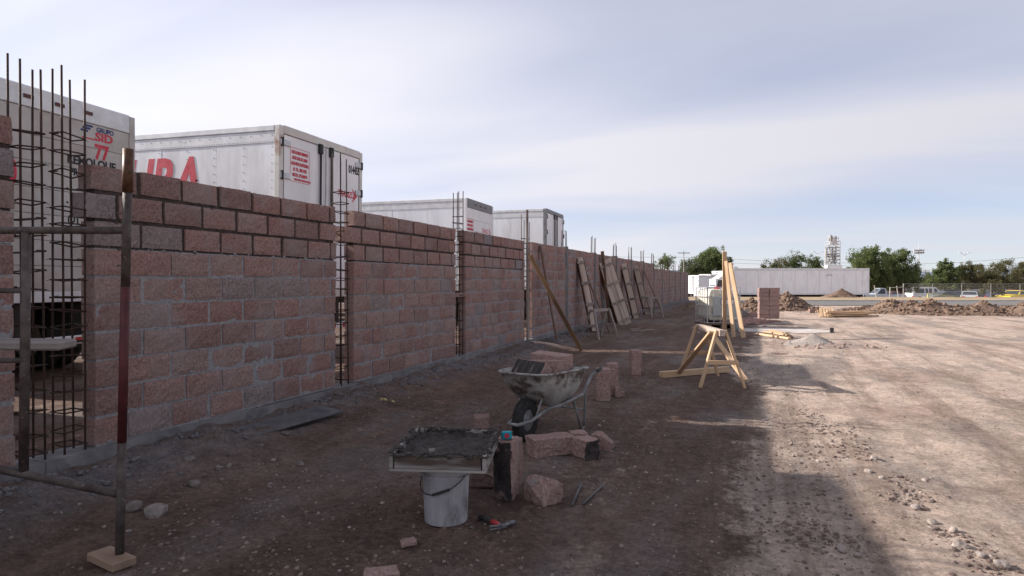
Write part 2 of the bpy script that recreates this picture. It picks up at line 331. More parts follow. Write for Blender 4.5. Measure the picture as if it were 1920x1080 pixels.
def rough_box_mesh(name, dx, dy, dz, seed, cuts=3, amp=0.004, cut=None, m=None, m2=None, m2side=None):
    """block with chipped faces, base at z = 0; cut = [(point, normal)] breaks pieces off"""
    bm = bmesh.new(); bmesh.ops.create_cube(bm, size=1)
    for q in bm.verts: q.co = Vector((q.co.x * dx, q.co.y * dy, (q.co.z + 0.5) * dz))
    bmesh.ops.bevel(bm, geom=list(bm.edges), offset=0.006, segments=1, affect='EDGES')
    bmesh.ops.subdivide_edges(bm, edges=[e for e in bm.edges if e.calc_length() > 0.06], cuts=cuts, use_grid_fill=True)
    for p, nn in (cut or []):
        g = bmesh.ops.bisect_plane(bm, geom=list(bm.verts) + list(bm.edges) + list(bm.faces), plane_co=p, plane_no=nn, clear_outer=True)
        ed = [e for e in g['geom_cut'] if isinstance(e, bmesh.types.BMEdge)]
        r = bmesh.ops.edgenet_fill(bm, edges=ed)
        if r['faces']:
            pk = bmesh.ops.poke(bm, faces=r['faces'])
            for q in pk['verts']: q.co += Vector(nn).normalized() * 0.01
            bmesh.ops.subdivide_edges(bm, edges=list({e for f in pk['faces'] for e in f.edges if not e.is_boundary and pk['verts'][0] in e.verts}), cuts=2)
    sd = Vector((seed * 3.17, seed * 1.3, seed * 7.7))
    for q in bm.verts:
        n1 = noise.noise_vector(q.co * 9 + sd); n2 = noise.noise_vector(q.co * 34 + sd)
        d = n1 * amp * 1.2 + n2 * amp
        if q.co.z < 0.002: d.z = 0
        q.co += d
    bmesh.ops.recalc_face_normals(bm, faces=bm.faces)
    me = bpy.data.meshes.new(name); 
    if m is not None: me.materials.append(m)
    if m2 is not None:
        me.materials.append(m2); s = Vector(m2side)
        for f in bm.faces:
            if f.normal.dot(s) > 0.75: f.material_index = 1
    bm.to_mesh(me); bm.free()
    return me
def text(name, body, size, loc, rot, m, parent, shear=0.0, bold=0.0, align='LEFT', sx=1.0, ext=0.003):
    cu = bpy.data.curves.new('lettering', 'FONT'); cu.body = body; cu.size = size; cu.shear = shear; cu.offset = bold; cu.extrude = ext
    cu.align_x = align; cu.resolution_u = 3
    to = bpy.data.objects.new('tmp_text', cu); COL.objects.link(to)
    bpy.context.view_layer.update()
    me = bpy.data.meshes.new_from_object(to.evaluated_get(bpy.context.evaluated_depsgraph_get()))
    bpy.data.objects.remove(to); bpy.data.curves.remove(cu)
    me.materials.clear()
    o = obj(name, me, m, parent, loc); o.rotation_euler = rot; o.scale = (sx, 1, 1)
    return o
REAR = (rad(90), 0, rad(90)); NEAR = (rad(90), 0, 0)

# ------------------------------------------------------------------ ground
def gz(x, y):
    d = -x * SN + y * CS
    z = 0.0
    fade = 1 - sstep(22, 34, d)
    z += 0.035 * noise.noise(Vector((x * 0.45, y * 0.3, 3.1))) * fade
    z += 0.012 * noise.noise(Vector((x * 1.6, y * 1.1, 8.4))) * fade
    z += 0.155 * sstep(-3.3, -4.45, x) * (1 - sstep(46, 52, y)) * (1 + 0.5 * noise.noise(Vector((y * 1.3, 0, 2.2)))) * (1 - 0.6 * sstep(-4.8, -6.5, x))
    if d > 58: z -= 1.1 * sstep(58.5, 66, d) + 0.35 * sstep(76, 105, d)
    return z
def fine(x, y):
    n = 0.014 * noise.noise(Vector((x * 5, y * 5, 1.7))) + 0.009 * noise.noise(Vector((x * 13, y * 13, 5.2))) + 0.004 * noise.noise(Vector((x * 30, y * 30, 2.2)))
    n += 0.016 * sstep(-0.6, 0.6, x) * noise.noise(Vector((x * 3.2 - y * 0.25, y * 0.18, 6.6)))
    rub = 0.06 * sstep(-3.7, -4.3, x) * sstep(-4.75, -4.6, x) * max(0, noise.noise(Vector((x * 7, y * 7, 9.1))) + 0.1)
    return n + rub
def axis(a, b, step, lo, hi, grow=1.12):
    v = []; q = a
    while q < b: v.append(q); q += step
    s = step; q = b
    while q < hi: v.append(q); s *= grow; q += s
    v.append(hi); s = step; q = a - step
    while q > lo: v.insert(0, q); s *= grow; q -= s
    v.insert(0, lo); return v
gx = axis(-5.0, 3.0, 0.045, -2500, 2500); gy = axis(2.0, 10.0, 0.045, -400, 4000)
vs = []
for y in gy:
    for x in gx:
        d = -x * SN + y * CS
        near = 1 if d < 14 else 0
        vs.append((x, y, gz(x, y) + (fine(x, y) if near else 0)))
nx = len(gx)
fs = [(j * nx + i, j * nx + i + 1, (j + 1) * nx + i + 1, (j + 1) * nx + i) for j in range(len(gy) - 1) for i in range(nx - 1)]
gm = bpy.data.meshes.new('ground'); gm.from_pydata(vs, [], fs); gm.polygons.foreach_set('use_smooth', [True] * len(fs)); gm.update()

def ground_mat():
    m, n, l, b = new_mat('packed_earth'); b.inputs['Roughness'].default_value = 1.0; b.inputs['Specular IOR Level'].default_value = 0.05
    co = n.new('ShaderNodeTexCoord')
    def nz(scale, stretch=(1, 1, 1), det=7, ro=0.6, off=(0, 0, 0), dist=0.0):
        mp = n.new('ShaderNodeMapping'); mp.inputs['Scale'].default_value = stretch; mp.inputs['Location'].default_value = off
        l.new(co.outputs['Object'], mp.inputs[0])
        t = n.new('ShaderNodeTexNoise'); t.inputs['Scale'].default_value = scale; t.inputs['Detail'].default_value = det; t.inputs['Roughness'].default_value = ro
        t.inputs['Distortion'].default_value = dist
        l.new(mp.outputs[0], t.inputs['Vector']); return t.outputs['Fac']
    def mth(op, a, c=None, clamp=False):
        q = n.new('ShaderNodeMath'); q.operation = op; q.use_clamp = clamp
        for i, v in enumerate((a, c)):
            if v is None: continue
            if isinstance(v, (int, float)): q.inputs[i].default_value = v
            else: l.new(v, q.inputs[i])
        return q.outputs[0]
    def rng(v, a, c, d=0.0, e=1.0):
        q = n.new('ShaderNodeMapRange'); q.interpolation_type = 'SMOOTHSTEP'; l.new(v, q.inputs[0])
        for i, k in enumerate((a, c, d, e)): q.inputs[i + 1].default_value = k
        return q.outputs[0]
    def mix(f, a, c):
        q = n.new('ShaderNodeMixRGB')
        for i, v in enumerate((f, a, c)):
            if isinstance(v, tuple): q.inputs[i].default_value = (*v, 1)
            elif isinstance(v, (int, float)): q.inputs[i].default_value = v
            else: l.new(v, q.inputs[i])
        return q.outputs[0]
    sp = n.new('ShaderNodeSeparateXYZ'); l.new(co.outputs['Object'], sp.inputs[0])
    base = mix(nz(1.3, det=9, ro=0.65), (0.125, 0.083, 0.068), (0.225, 0.155, 0.127))
    base = mix(rng(nz(16, det=9, ro=0.82), 0.40, 0.60), mix(0.42, base, (0.06, 0.042, 0.036)), base)
    # pale, dried and trodden crust: patches near, long wheel-track streaks to the right
    xb = rng(sp.outputs[0], -1.1, 1.2, -0.12, 0.135)  # trodden soil paler to the right; wall's shaded side also painted darker
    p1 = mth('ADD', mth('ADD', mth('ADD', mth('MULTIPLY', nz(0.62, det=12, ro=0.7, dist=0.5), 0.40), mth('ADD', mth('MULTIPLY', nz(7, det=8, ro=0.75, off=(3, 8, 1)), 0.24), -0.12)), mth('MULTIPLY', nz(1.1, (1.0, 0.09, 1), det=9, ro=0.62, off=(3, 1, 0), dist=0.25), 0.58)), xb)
    pale = mix(nz(3.0, det=8), (0.44, 0.338, 0.268), (0.64, 0.515, 0.43))
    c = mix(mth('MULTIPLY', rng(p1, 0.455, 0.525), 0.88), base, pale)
    # grey gravelly streak along the edge of the trodden strip
    gr = mth('MULTIPLY', rng(nz(0.9, (1, 0.3, 1), off=(7, 7, 0), det=8), 0.47, 0.62), 0.65)
    c = mix(gr, c, mix(nz(30, det=6, ro=0.8), (0.12, 0.105, 0.095), (0.30, 0.27, 0.25)))
    # reddish tint of crushed block
    c = mix(mth('MULTIPLY', rng(nz(0.5, off=(1, 9, 2), det=9), 0.50, 0.66), 0.4), c, (0.215, 0.14, 0.112))
    # dark crumbs and pits
    c = mix(mth('MULTIPLY', rng(nz(38, det=6, ro=0.85), 0.56, 0.66), 0.75), c, (0.07, 0.05, 0.043))
    c = mix(mth('MULTIPLY', rng(nz(55, det=5, ro=0.85, off=(4, 2, 0)), 0.62, 0.72), 0.3), c, (0.42, 0.37, 0.34))
    # grey mortar droppings at the foot of the wall
    wl = mth('MULTIPLY', mth('MULTIPLY', rng(sp.outputs[0], -3.75, -4.25), rng(sp.outputs[0], -4.9, -4.7)), rng(nz(2.4, det=9, ro=0.7, off=(2, 5, 0)), 0.40, 0.58))
    c = mix(mth('MULTIPLY', wl, 0.8), c, (0.20, 0.195, 0.205))
    l.new(c, b.inputs['Base Color'])
    trk = nz(2.2, (1.0, 0.06, 1), det=8, ro=0.7, off=(6, 3, 0))
    c = mix(mth('MULTIPLY', rng(trk, 0.50, 0.60), 0.5), c, (0.225, 0.163, 0.127))
    def mul(a, f):
        q = n.new('ShaderNodeMixRGB'); q.blend_type = 'MULTIPLY'; q.inputs[0].default_value = 1; l.new(a, q.inputs[1])
        cc = n.new('ShaderNodeCombineXYZ'); [l.new(f, cc.inputs[i]) for i in range(3)]; l.new(cc.outputs[0], q.inputs[2]); return q.outputs[0]
    c = mul(c, rng(nz(26, det=10, ro=0.88, off=(9, 4, 0)), 0.34, 0.66, 0.62, 1.36))      # grit
    c = mul(c, rng(nz(4.5, det=9, ro=0.75, off=(2, 4, 7)), 0.32, 0.68, 0.78, 1.24))       # trodden, scuffed
    l.new(c, b.inputs['Base Color'])
    h = mth('ADD', mth('MULTIPLY', trk, 0.5), mth('ADD', mth('MULTIPLY', nz(9, det=9, ro=0.78), 0.7), mth('MULTIPLY', nz(60, det=6, ro=0.85), 0.4)))
    bp = n.new('ShaderNodeBump'); bp.inputs['Strength'].default_value = 1.0; bp.inputs['Distance'].default_value = 0.05; l.new(h, bp.inputs['Height'])
    l.new(bp.outputs[0], b.inputs['Normal'])
    return m
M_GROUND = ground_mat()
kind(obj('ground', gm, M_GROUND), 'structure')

# road beyond the earth heaps, kerb, dry grass verge (parallel to the far trailer)
def sheet(name, r0, r1, d0, d1, z, m, n=40, wob=0.0, zf=None):
    vs = []; fs = []
    for i in range(n + 1):
        r = r0 + (r1 - r0) * i / n
        for k, d in enumerate((d0, d1)):
            dd = d + wob * noise.noise(Vector((r * 0.4, d, 0)))
            vs.append(VW(r, dd, z if zf is None else zf(r, dd)))
    for i in range(n): fs.append((2 * i, 2 * i + 2, 2 * i + 3, 2 * i + 1))
    me = bpy.data.meshes.new(name); me.from_pydata(vs, [], fs); me.update()
    return kind(obj(name, me, m), 'structure')
M_ASPH = mat('asphalt', (0.17, 0.162, 0.156), (0.22, 0.212, 0.205), 3, 1.0, 0.3, 40, spec=0.0)
M_DRYG = mat('dry_grass_verge', (0.30, 0.215, 0.125), (0.42, 0.32, 0.20), 0.8, 1.0, 0.8, 6, c3=(0.20, 0.15, 0.09), s3=1.6)
M_CURB = mat('kerb_concrete', (0.34, 0.32, 0.30), (0.44, 0.42, 0.40), 2, 0.9)
sheet('road', -30, 90, 40, 48.6, 0.03, M_ASPH)
kb = MB()
for i in range(60):
    r0 = -30 + i * 2; p = VW(r0, 51.6); q = VW(r0 + 1.985, 51.9)
    M = Matrix.Translation(VW(r0, 48.6)) @ Matrix.Rotation(TH, 4, 'Z')
    kb.box(0, 1.985, 0, 0.25, 0.0, 0.10, 0.01, M)
kind(kb.build('kerb', M_CURB), 'structure')
sheet('verge', -34, 100, 48.85, 58.3, 0.16, M_DRYG, 60, 0.0, lambda r, d: 0.104 + 0.002 * (d - 48.85))

# ------------------------------------------------------------------ block wall
WX = -4.55; WT = 0.14; ZB = 0.236; CP = 0.21; BP = 0.41
def split_block(seed, ny, nz):
    """one wall unit, 0.395 long (y), 0.195 high (z), rough face towards +x"""
    rr = random.Random(seed); Lh, H = 0.1975, 0.197; vs = []; fs = []
    sd = Vector((seed * 11.3, seed * 5.7, seed * 2.9))
    for k in range(nz + 1):
        for i in range(ny + 1):
            y = -Lh + 2 * Lh * i / ny; z = H * k / nz
            e = (i in (0, ny)) or (k in (0, nz))
            x = 0.011 * noise.noise(Vector((y * 9, z * 9, 0)) + sd) + 0.008 * noise.noise(Vector((y * 27, z * 27, 4)) + sd)
            if e:
                x = 0.4 * x - 0.005 - 0.005 * rr.random()
                if i == 0: y += 0.006 * rr.random()
                if i == ny: y -= 0.006 * rr.random()
                if k == 0: z += 0.005 * rr.random()
                if k == nz: z -= 0.005 * rr.random()
            vs.append((x, y, z))
    w = ny + 1
    for k in range(nz):
        for i in range(ny): fs.append((k * w + i, k * w + i + 1, (k + 1) * w + i + 1, (k + 1) * w + i))
    o = len(vs); bx = -WT
    vs += [(bx, -Lh, 0), (bx, Lh, 0), (bx, Lh, H), (bx, -Lh, H)]
    tl = nz * w; tr = tl + ny
    fs.append((o, o + 3, o + 2, o + 1))
    fs.append(tuple(range(0, w)) [::-1] + (o, o + 1)); fs.append(tuple(range(tl, tr + 1)) + (o + 2, o + 3))
    fs.append(tuple(k * w for k in range(nz + 1)) + (o + 3, o)); fs.append(tuple(k * w + ny for k in range(nz + 1))[::-1] + (o + 1, o + 2))
    me = bpy.data.meshes.new('block'); me.from_pydata(vs, [], fs); me.update()
    bm = bmesh.new(); bm.from_mesh(me); bmesh.ops.recalc_face_normals(bm, faces=bm.faces); bm.to_mesh(me); bm.free()
    me.materials.append(M_BLOCK)
    return me
HI = [split_block(i + 1, 9, 5) for i in range(9)]
LO = [split_block(i + 40, 4, 2) for i in range(6)]
def course_units(y0, y1, k, wet, pr):
    """list of (y centre, length) for course k"""
    first = 0.27 if k % 2 == pr else BP
    u = []; y = y0; ln = first; j = 0.026 if wet else 0.015
    while y < y1 - 0.02:
        e = min(y + ln, y1); wv = e - y - j
        if y1 - e < 0.06: e = y1; wv = e - y
        if wv > 0.04: u.append(((y + y + wv) / 2, wv))
        y = e; ln = BP
    return u
def panel(y0, y1, label, n=10, wet=3, meshes=HI, pr=0, ext=None, far=False, group=None):
    t = thing('block_wall_panel', label, 'block wall', (WX, (y0 + y1) / 2, 0), 0, group)
    ym = (y0 + y1) / 2; zw = ZB + (n - wet) * CP
    rr = random.Random(int(y0 * 100))
    core = MB().box(-WT + 0.012, -0.0125, y0 + 0.014 - ym, y1 - 0.014 - ym, ZB - 0.01, zw - 0.002 if wet else ZB + n * CP - 0.02)
    core.build('mortar', M_MORT, t)
    if wet:
        MB().box(-WT + 0.012, -0.024, y0 + 0.02 - ym, y1 - 0.02 - ym, zw, ZB + n * CP - 0.022).build('mortar', M_WET, t)
    fb = MB()
    for c in range(n):
        iswet = c >= n - wet
        ya, yb = y0, y1
        if ext and c in ext: ya += ext[c][0]; yb += ext[c][1]
        for yc, ln in course_units(ya, yb, c, iswet, pr):
            z = ZB + c * CP + (0.012 if iswet else 0.008); sc = ln / 0.395; hz = 0.935 if iswet else 0.99
            if far:
                M = Matrix.Translation((rr.uniform(-0.004, 0.004), yc - ym, z)) @ Matrix.Diagonal((1, sc, hz, 1))
                s = rr.choice(meshes); o = len(fb.v)
                fb.add([M @ q.co for q in s.vertices], [tuple(p.vertices) for p in s.polygons], rr.random())
            else:
                o = obj('block', rr.choice(meshes), None, t, (rr.uniform(-0.007, 0.006), yc - ym + rr.uniform(-0.004, 0.004), z + rr.uniform(-0.004, 0.003)))
                o.scale = (1, sc * rr.uniform(0.985, 1.004), hz * rr.uniform(0.98, 1.005)); o.rotation_euler = (rr.uniform(-0.007, 0.007), rr.uniform(-0.01, 0.01), rr.uniform(-0.012, 0.012))
    if meshes is HI:
        for wetpart, c0, c1, mm_, nn in ((False, 0, n - wet, M_MORT, 330), (True, n - wet, n, M_WET, 150)):   # mortar squeezed out of the joints
            dr = MB()
            for k in range(nn):
                c = rr.randint(c0, c1 - 1 if wetpart else c1); zz_ = ZB + c * CP + rr.gauss(0.002, 0.006)
                if rr.random() < 0.3: zz_ = ZB + rr.uniform(c0, c1) * CP
                q = rr.uniform(y0 + 0.03, y1 - 0.03); s_ = 0.004 + 0.009 * rr.random() ** 2
                dr.rock((-0.010 + rr.uniform(-0.004, 0.003), q - ym, zz_), s_, k + c * 77, (0.6, rr.uniform(0.8, 2.8), rr.uniform(0.5, 1.1)))
            kind(dr.build('mortar_drips', mm_, t), 'stuff')
    if far:
        kind(fb.build('blocks', M_BLOCK_FAR, t, tint=True), 'stuff')
    return t
ordn = ['first', 'second', 'third', 'fourth', 'fifth', 'sixth', 'seventh', 'eighth', 'ninth', 'tenth', 'eleventh', 'twelfth', 'thirteenth', 'fourteenth', 'fifteenth']
panel(1.0, 2.86, 'pink rough block wall panel behind the scaffold tubes and light plank', n=11)
panel(3.41, 6.35, 'pink rough block panel between double rebar cage and first single cage', ext={9: (-0.02, 0), 8: (-0.07, 0), 7: (0, 0.03), 6: (0, 0.03)})
panel(6.72, 9.60, 'pink rough block panel between first and second single rebar cages', ext={9: (0, -0.0), 8: (-0.22, 0)}, pr=1)
panel(9.98, 12.98, 'pink rough block panel ending at the tall timber post and lit gap')
panel(13.48, 16.16, 'pink block panel with two crossed brown boards leaning against it', wet=0, meshes=LO, pr=1)
colY = [16.28, 19.5, 22.8, 25.8, 28.8, 31.9, 35.0, 38.0, 41.0, 44.0, 46.8, 49.3]
for i in range(len(colY) - 1):
    lo = i >= 5
    panel(colY[i] + 0.11, colY[i + 1] - 0.11, 'pink block panel between concrete columns, %s past the crossed boards%s' % (ordn[i], ', lower section of the wall' if lo else ''),
          n=9 if lo else 10, wet=0, meshes=LO, far=i >= 3, pr=i % 2)
def column(y, top, label):
    m = MB(); m.box(-0.16, 0.012, -0.105, 0.105, 0.05, top, 0.012)
    o = m.build('concrete_column', M_COLM, None, loc=(WX, y, 0)); tag(o, label, 'column'); return o
for i, y in enumerate(colY):
    column(y, ZB + (9 if i > 5 else 10) * CP + (0.02 if i % 2 else 0.04), 'grey cast concrete column of the block wall, %s past the crossed boards' % ordn[i])
# footing beam
fm = MB(); 
for k in range(24):
    a = 1.0 + k * 2.02; jz = 0.006 * math.sin(k * 2.1)
    fm.box(WX - 0.22, WX + 0.045 + 0.008 * math.sin(k * 1.7), a, a + 2.02, -0.2, ZB - 0.012 + jz)
tag(fm.build('footing_beam', M_CONC), 'rough grey concrete footing running under the block wall', 'footing')
# rubble of mortar along the foot of the wall
rb = MB(); rr = random.Random(5)
for k in range(2600):
    y = 2.2 + 16 * rr.random() ** 1.4; x = WX + 0.06 + abs(rr.gauss(0, 0.22)); r = 0.006 + 0.022 * rr.random() ** 3
    rb.rock((x, y, gz(x, y) + r * 0.3), r, k, (1, 1, 0.75))
kind(tag(rb.build('mortar_crumbs', mat('mortar_crumb', (0.09, 0.085, 0.087), (0.18, 0.172, 0.172), 20, 0.95), None, tint=True), 'grey mortar crumbs fallen along the wall footing', 'rubble'), 'stuff')

# ------------------------------------------------------------------ rebar cages
RB = MB().tube((0, 0, 0), (0, 0, 1), 0.0076, n=7).mesh('rebar', True); RB.materials.append(M_REBAR)
def tie_mesh(wx, wy):
    m = MB(); r = 0.0055; a, b = wx / 2 + 0.009, wy / 2 + 0.009
    p = [(-a, -b, 0), (a, -b, 0.004), (a, b, 0.002), (-a, b, -0.003), (-a, -b, 0.003)]
    m.path([Vector(q) for q in p], r, 5); m.tube((-a, -b, 0.003), (-a + 0.03, -b + 0.045, 0.01), r, n=5); m.tube((a, b, 0.002), (a - 0.01, b + 0.03, -0.006), 0.002, n=4); m.tube((a, -b, 0.002), (a + 0.012, -b - 0.02, 0.006), 0.002, n=4)
    me = m.mesh('tie', True); me.materials.append(M_REBAR); return me
def cage(y, x, wx, wy, z0, tops, label, step=0.16, group=None, lean=0.0):
    t = thing('rebar_cage', label, 'rebar cage', (x, y, z0), 0, group)
    k = 0; hmax = max(tops) - z0
    for sx in (1, -1):
        for sy in (-1, 1):
            o = obj('rebar', RB, None, t, (sx * wx / 2, sy * wy / 2, 0)); o.scale = (1, 1, tops[k % len(tops)] - z0)
            o.rotation_euler = (R.uniform(-0.006, 0.006) + lean, R.uniform(-0.006, 0.006), 0); k += 1
    tm = tie_mesh(wx, wy); z = 0.1
    while z < hmax - 0.42:
        o = obj('tie', tm, None, t, (R.uniform(-0.004, 0.004), lean * -z, z)); o.rotation_euler = (R.uniform(-0.14, 0.14), R.uniform(-0.10, 0.10), rad(180) * R.randint(0, 1)); z += step * 0.82 * R.uniform(0.75, 1.2)
    return t
cage(2.98, WX - 0.075, 0.12, 0.15, ZB - 0.05, (2.93, 2.90, 2.98, 2.92), 'double-width gap: rust-dark rebar cage next to the panel behind the scaffold', 0.17)
cage(3.265, WX - 0.075, 0.12, 0.15, ZB - 0.05, (2.98, 2.92, 2.97, 2.93), 'double-width gap: rust-dark rebar cage next to the first full block panel', 0.15)
cage(6.55, WX - 0.075, 0.115, 0.14, ZB - 0.05, (2.98, 2.92, 2.97, 2.90), 'first single rebar cage, in the gap beside the trailer with warning notice', 0.16)
cage(9.83, WX - 0.075, 0.115, 0.13, ZB - 0.05, (2.95, 2.97, 2.93, 2.95), 'second single rebar cage, in the narrow gap with light showing through', 0.17)
cage(13.22, WX - 0.075, 0.12, 0.15, ZB - 0.05, (2.85, 2.75, 2.9, 2.8), 'third single rebar cage, beside the tall timber post', 0.15)
MB().box(-0.07, 0.07, -0.09, 0.09, 0, 0.2, 0.006)
for i, y in enumerate(colY):
    top = ZB + (9 if i > 5 else 10) * CP
    t = thing('rebar_stub', 'thin starter bars sticking up from the %s concrete column past the crossed boards' % ordn[i], 'rebar', (WX - 0.07, y, top), 0)
    for q, (ax, ay) in enumerate(((0.05, -0.06), (0.05, 0.06), (-0.05, -0.06), (-0.05, 0.06))):
        o = obj('rebar', RB, None, t, (ax, ay, -0.02)); o.scale = (1.3, 1.3, R.uniform(0.42, 0.56)); o.rotation_euler = (R.uniform(-0.03, 0.03), R.uniform(-0.03, 0.03), 0)
    if i > 5:
        for h in (0.12, 0.28): MB().box(-0.06, 0.06, -0.07, 0.07, h, h + 0.012).build('tie', M_REBAR, t)
# blocks half bridging the gaps: concrete lumps
o = obj('key_block', rough_box_mesh('key_block', 0.14, 0.378, 0.07, 3, amp=0.006, m=M_PINKB), None, None, (WX - 0.075, 9.79, ZB + 4.6 * CP)); tag(o, 'small concrete piece wedged in the second single rebar cage gap', 'concrete piece')

# ------------------------------------------------------------------ timber leaning on and standing by the wall
def lean(name, label, pts, w, h, m, cat='board', up=(1, 0, 0.3), group=None):
    c = Vector(pts[0]); t = beam(name, pts[0], pts[1], w, h, m, None, up); tag(t, label, cat, group); return t
lean('timber_post', 'tall upright timber post standing in the lit gap of the wall', ((WX + 0.055, 13.02, 0.22), (WX + 0.045, 13.0, 2.98)), 0.07, 0.035, M_OLDW, 'post', (1, 0, 0))
lean('leaning_board', 'dark brown board leaning steeply on the block panel, behind the crossing board', ((-4.12, 13.92, gz(-4.12, 13.9) + 0.02), (WX + 0.03, 13.95, 2.27)), 0.09, 0.03, M_DARKW)
lean('leaning_board', 'brown board with twisted grain crossing diagonally from the timber post to the dirt', ((-3.36, 13.15, gz(-3.36, 13.15) + 0.02), (WX + 0.07, 13.12, 2.02)), 0.085, 0.03, wood('amber_wood', (0.10, 0.055, 0.03), (0.26, 0.15, 0.075), scale=5), up=(0, -1, 0.2))
def slab_form(name, label, base, top, wdir, w, parent_cat='formwork', cleats=4, side=0.09, faces=M_PLY):
    """long formwork board box with cross cleats: base, top = mid points of the face"""
    base = Vector(base); top = Vector(top); x = (top - base); ln = x.length; x /= ln
    y = Vector(wdir); y = (y - x * y.dot(x)).normalized(); z = x.cross(y)
    t = thing(name, label, parent_cat, base); M = Matrix((x, y, z)).transposed().to_4x4(); t.matrix_basis = Matrix.Translation(base) @ M
    if z.x - z.y < 0: sg = -1
    else: sg = 1
    nb = 3 if w > 0.3 else 1
    for i in range(nb):
        a = -w / 2 + w * i / nb
        MB().box(R.uniform(-0.03, 0.0), ln + R.uniform(-0.03, 0.04), a + 0.003, a + w / nb - 0.003, -0.01, 0.012, 0.003).build('face_board', faces, t)
    for s in (-1, 1):
        MB().box(0.01, ln - 0.02, s * (w / 2 + 0.012) - 0.012, s * (w / 2 + 0.012) + 0.012, -side * 2.2 if sg > 0 else -0.013, 0.011 if sg > 0 else side * 2.2, 0.003).build('side_board', M_DARKW, t)
    for i in range(cleats):
        xx = 0.12 + (ln - 0.3) * i / max(1, cleats - 1) if cleats > 1 else ln / 2
        z0, z1 = (0.0125, 0.05) if sg > 0 else (-0.05, -0.0105)
        MB().box(xx, xx + 0.07, -w / 2 - 0.04, w / 2 + 0.03, z0, z1, 0.004).build('cleat', M_OLDW, t)
    return t
g0 = gz(-3.8, 20.8)
slab_form('column_form', 'wide pale plywood column form with four cleats leaning on the wall', (-3.85, 20.7, g0 + 0.03), (-4.40, 20.2, 2.12), (0.75, 0.66, 0), 0.46, cleats=4)
lean('timber_offcut', 'dark round-ended post poking up behind the wide pale column form', ((-4.30, 20.45, gz(-4.3, 20.45)), (-4.47, 20.1, 2.42)), 0.11, 0.09, M_DARKW, 'post')
slab_form('formwork_board', 'narrow pale form board leaning on the wall behind the nearer small trestle', (-4.02, 17.2, gz(-4, 17.2) + 0.03), (-4.46, 17.3, 2.13), (0.9, 0.4, 0), 0.15, cleats=4)
lean('leaning_board', 'dark plank leaning on the wall beside the nearer small trestle', ((-3.70, 17.6, gz(-3.7, 17.6) + 0.02), (WX + 0.04, 17.55, 2.05)), 0.10, 0.03, M_DARKW)
slab_form('formwork_board', 'narrow pale form board leaning just past the wide column form', (-4.06, 24.0, gz(-4.06, 24) + 0.03), (-4.45, 23.6, 2.1), (0.9, 0.4, 0), 0.2, cleats=4)
slab_form('formwork_board', 'narrow pale form board leaning behind the farther small trestle', (-4.05, 26.6, gz(-4.05, 26.6) + 0.03), (-4.46, 26.2, 2.1), (0.9, 0.4, 0), 0.2, cleats=4)
lean('leaning_board', 'dark reddish board leaning on the wall over the farther small trestle', ((-3.75, 29.0, gz(-3.75, 29) + 0.02), (WX + 0.05, 28.4, 1.98)), 0.17, 0.04, M_DARKW)
lean('loose_stick', 'longer grey stick lying on the dirt by the leaning forms', ((-3.35, 18.9, gz(-3.35, 18.9) + 0.02), (-2.75, 19.4, gz(-2.75, 19.4) + 0.035)), 0.05, 0.03, M_OLDW, 'stick', (0, 0, 1))
lean('loose_stick', 'shorter grey stick crossing the longer one on the dirt', ((-3.4, 19.0, gz(-3.4, 19.0) + 0.05), (-3.2, 19.5, gz(-3.2, 19.5) + 0.05)), 0.04, 0.03, M_OLDW, 'stick', (0, 0, 1))
lean('loose_stick', 'grey stick lying on the dirt past the farther small trestle', ((-3.7, 28.3, gz(-3.7, 28.3) + 0.02), (-3.2, 27.6, gz(-3.2, 27.6) + 0.03)), 0.05, 0.03, M_OLDW, 'stick', (0, 0, 1))

def trestle(name, label, a, b, h, spread, m_top, m_leg, tw=0.1, th=0.09, lw=0.075, lt=0.035, rung=True, group=None, over=0.12, braces=()):
    """sawhorse with its beam from a to b (plan points)"""
    a = Vector(a).to_3d() if len(a) == 2 else Vector(a); b = Vector(b).to_3d() if len(b) == 2 else Vector(b)
    mid = (a + b) / 2; g = gz(mid.x, mid.y); d = (b - a); ln = d.length; rz = math.atan2(d.y, d.x)
    t = thing(name, label, 'trestle', (mid.x, mid.y, g), rz, group)
    beam('top_beam', (-ln / 2 - over, 0, h - th / 2), (ln / 2 + over, 0, h - th / 2 + 0.005), tw, th, m_top, t)
    Rz = Matrix.Rotation(-rz, 4, 'Z')
    for sx in (-1, 1):
        for sy in (-1, 1):
            foot = Vector((sx * (ln / 2 + 0.06), sy * spread, 0)); wf = Matrix.Rotation(rz, 4, 'Z') @ foot + Vector((mid.x, mid.y, 0))
            foot.z = gz(wf.x, wf.y) - g + 0.008
            beam('leg', foot, (sx * (ln / 2 - 0.02), sy * (tw / 2 + lt / 2 + 0.001), h - 0.01), lt, lw, m_leg, t, (1, 0, 0))
        if rung:
            z = h * 0.45; q = spread * 0.60
            beam('rung', (sx * (ln / 2 + 0.075), -q - 0.03, z), (sx * (ln / 2 + 0.075), q + 0.03, z), 0.03, 0.06, m_leg, t)
    for p0, p1 in braces: beam('brace', p0, p1, 0.035, 0.075, m_leg, t, (0, 1, 0))
    return t
trestle('sawhorse', 'pine sawhorse with pale worn top beam and crossed braces', (-0.42, 9.32), (-0.78, 10.35), 0.80, 0.30, M_PLY, M_PINE, tw=0.08, th=0.085,
        lw=0.068, over=0.06, braces=(((-0.44, 0.10, 0.76), (0.50, 0.345, 0.05)), ((0.38, -0.10, 0.72), (-0.52, -0.345, 0.10))))
trestle('small_trestle', 'nearer small grey trestle standing by the wall before the wide column form', (-3.75, 15.7), (-3.48, 16.35), 0.74, 0.26, M_OLDW, M_OLDW, tw=0.06, th=0.07, lw=0.06, over=0.02)
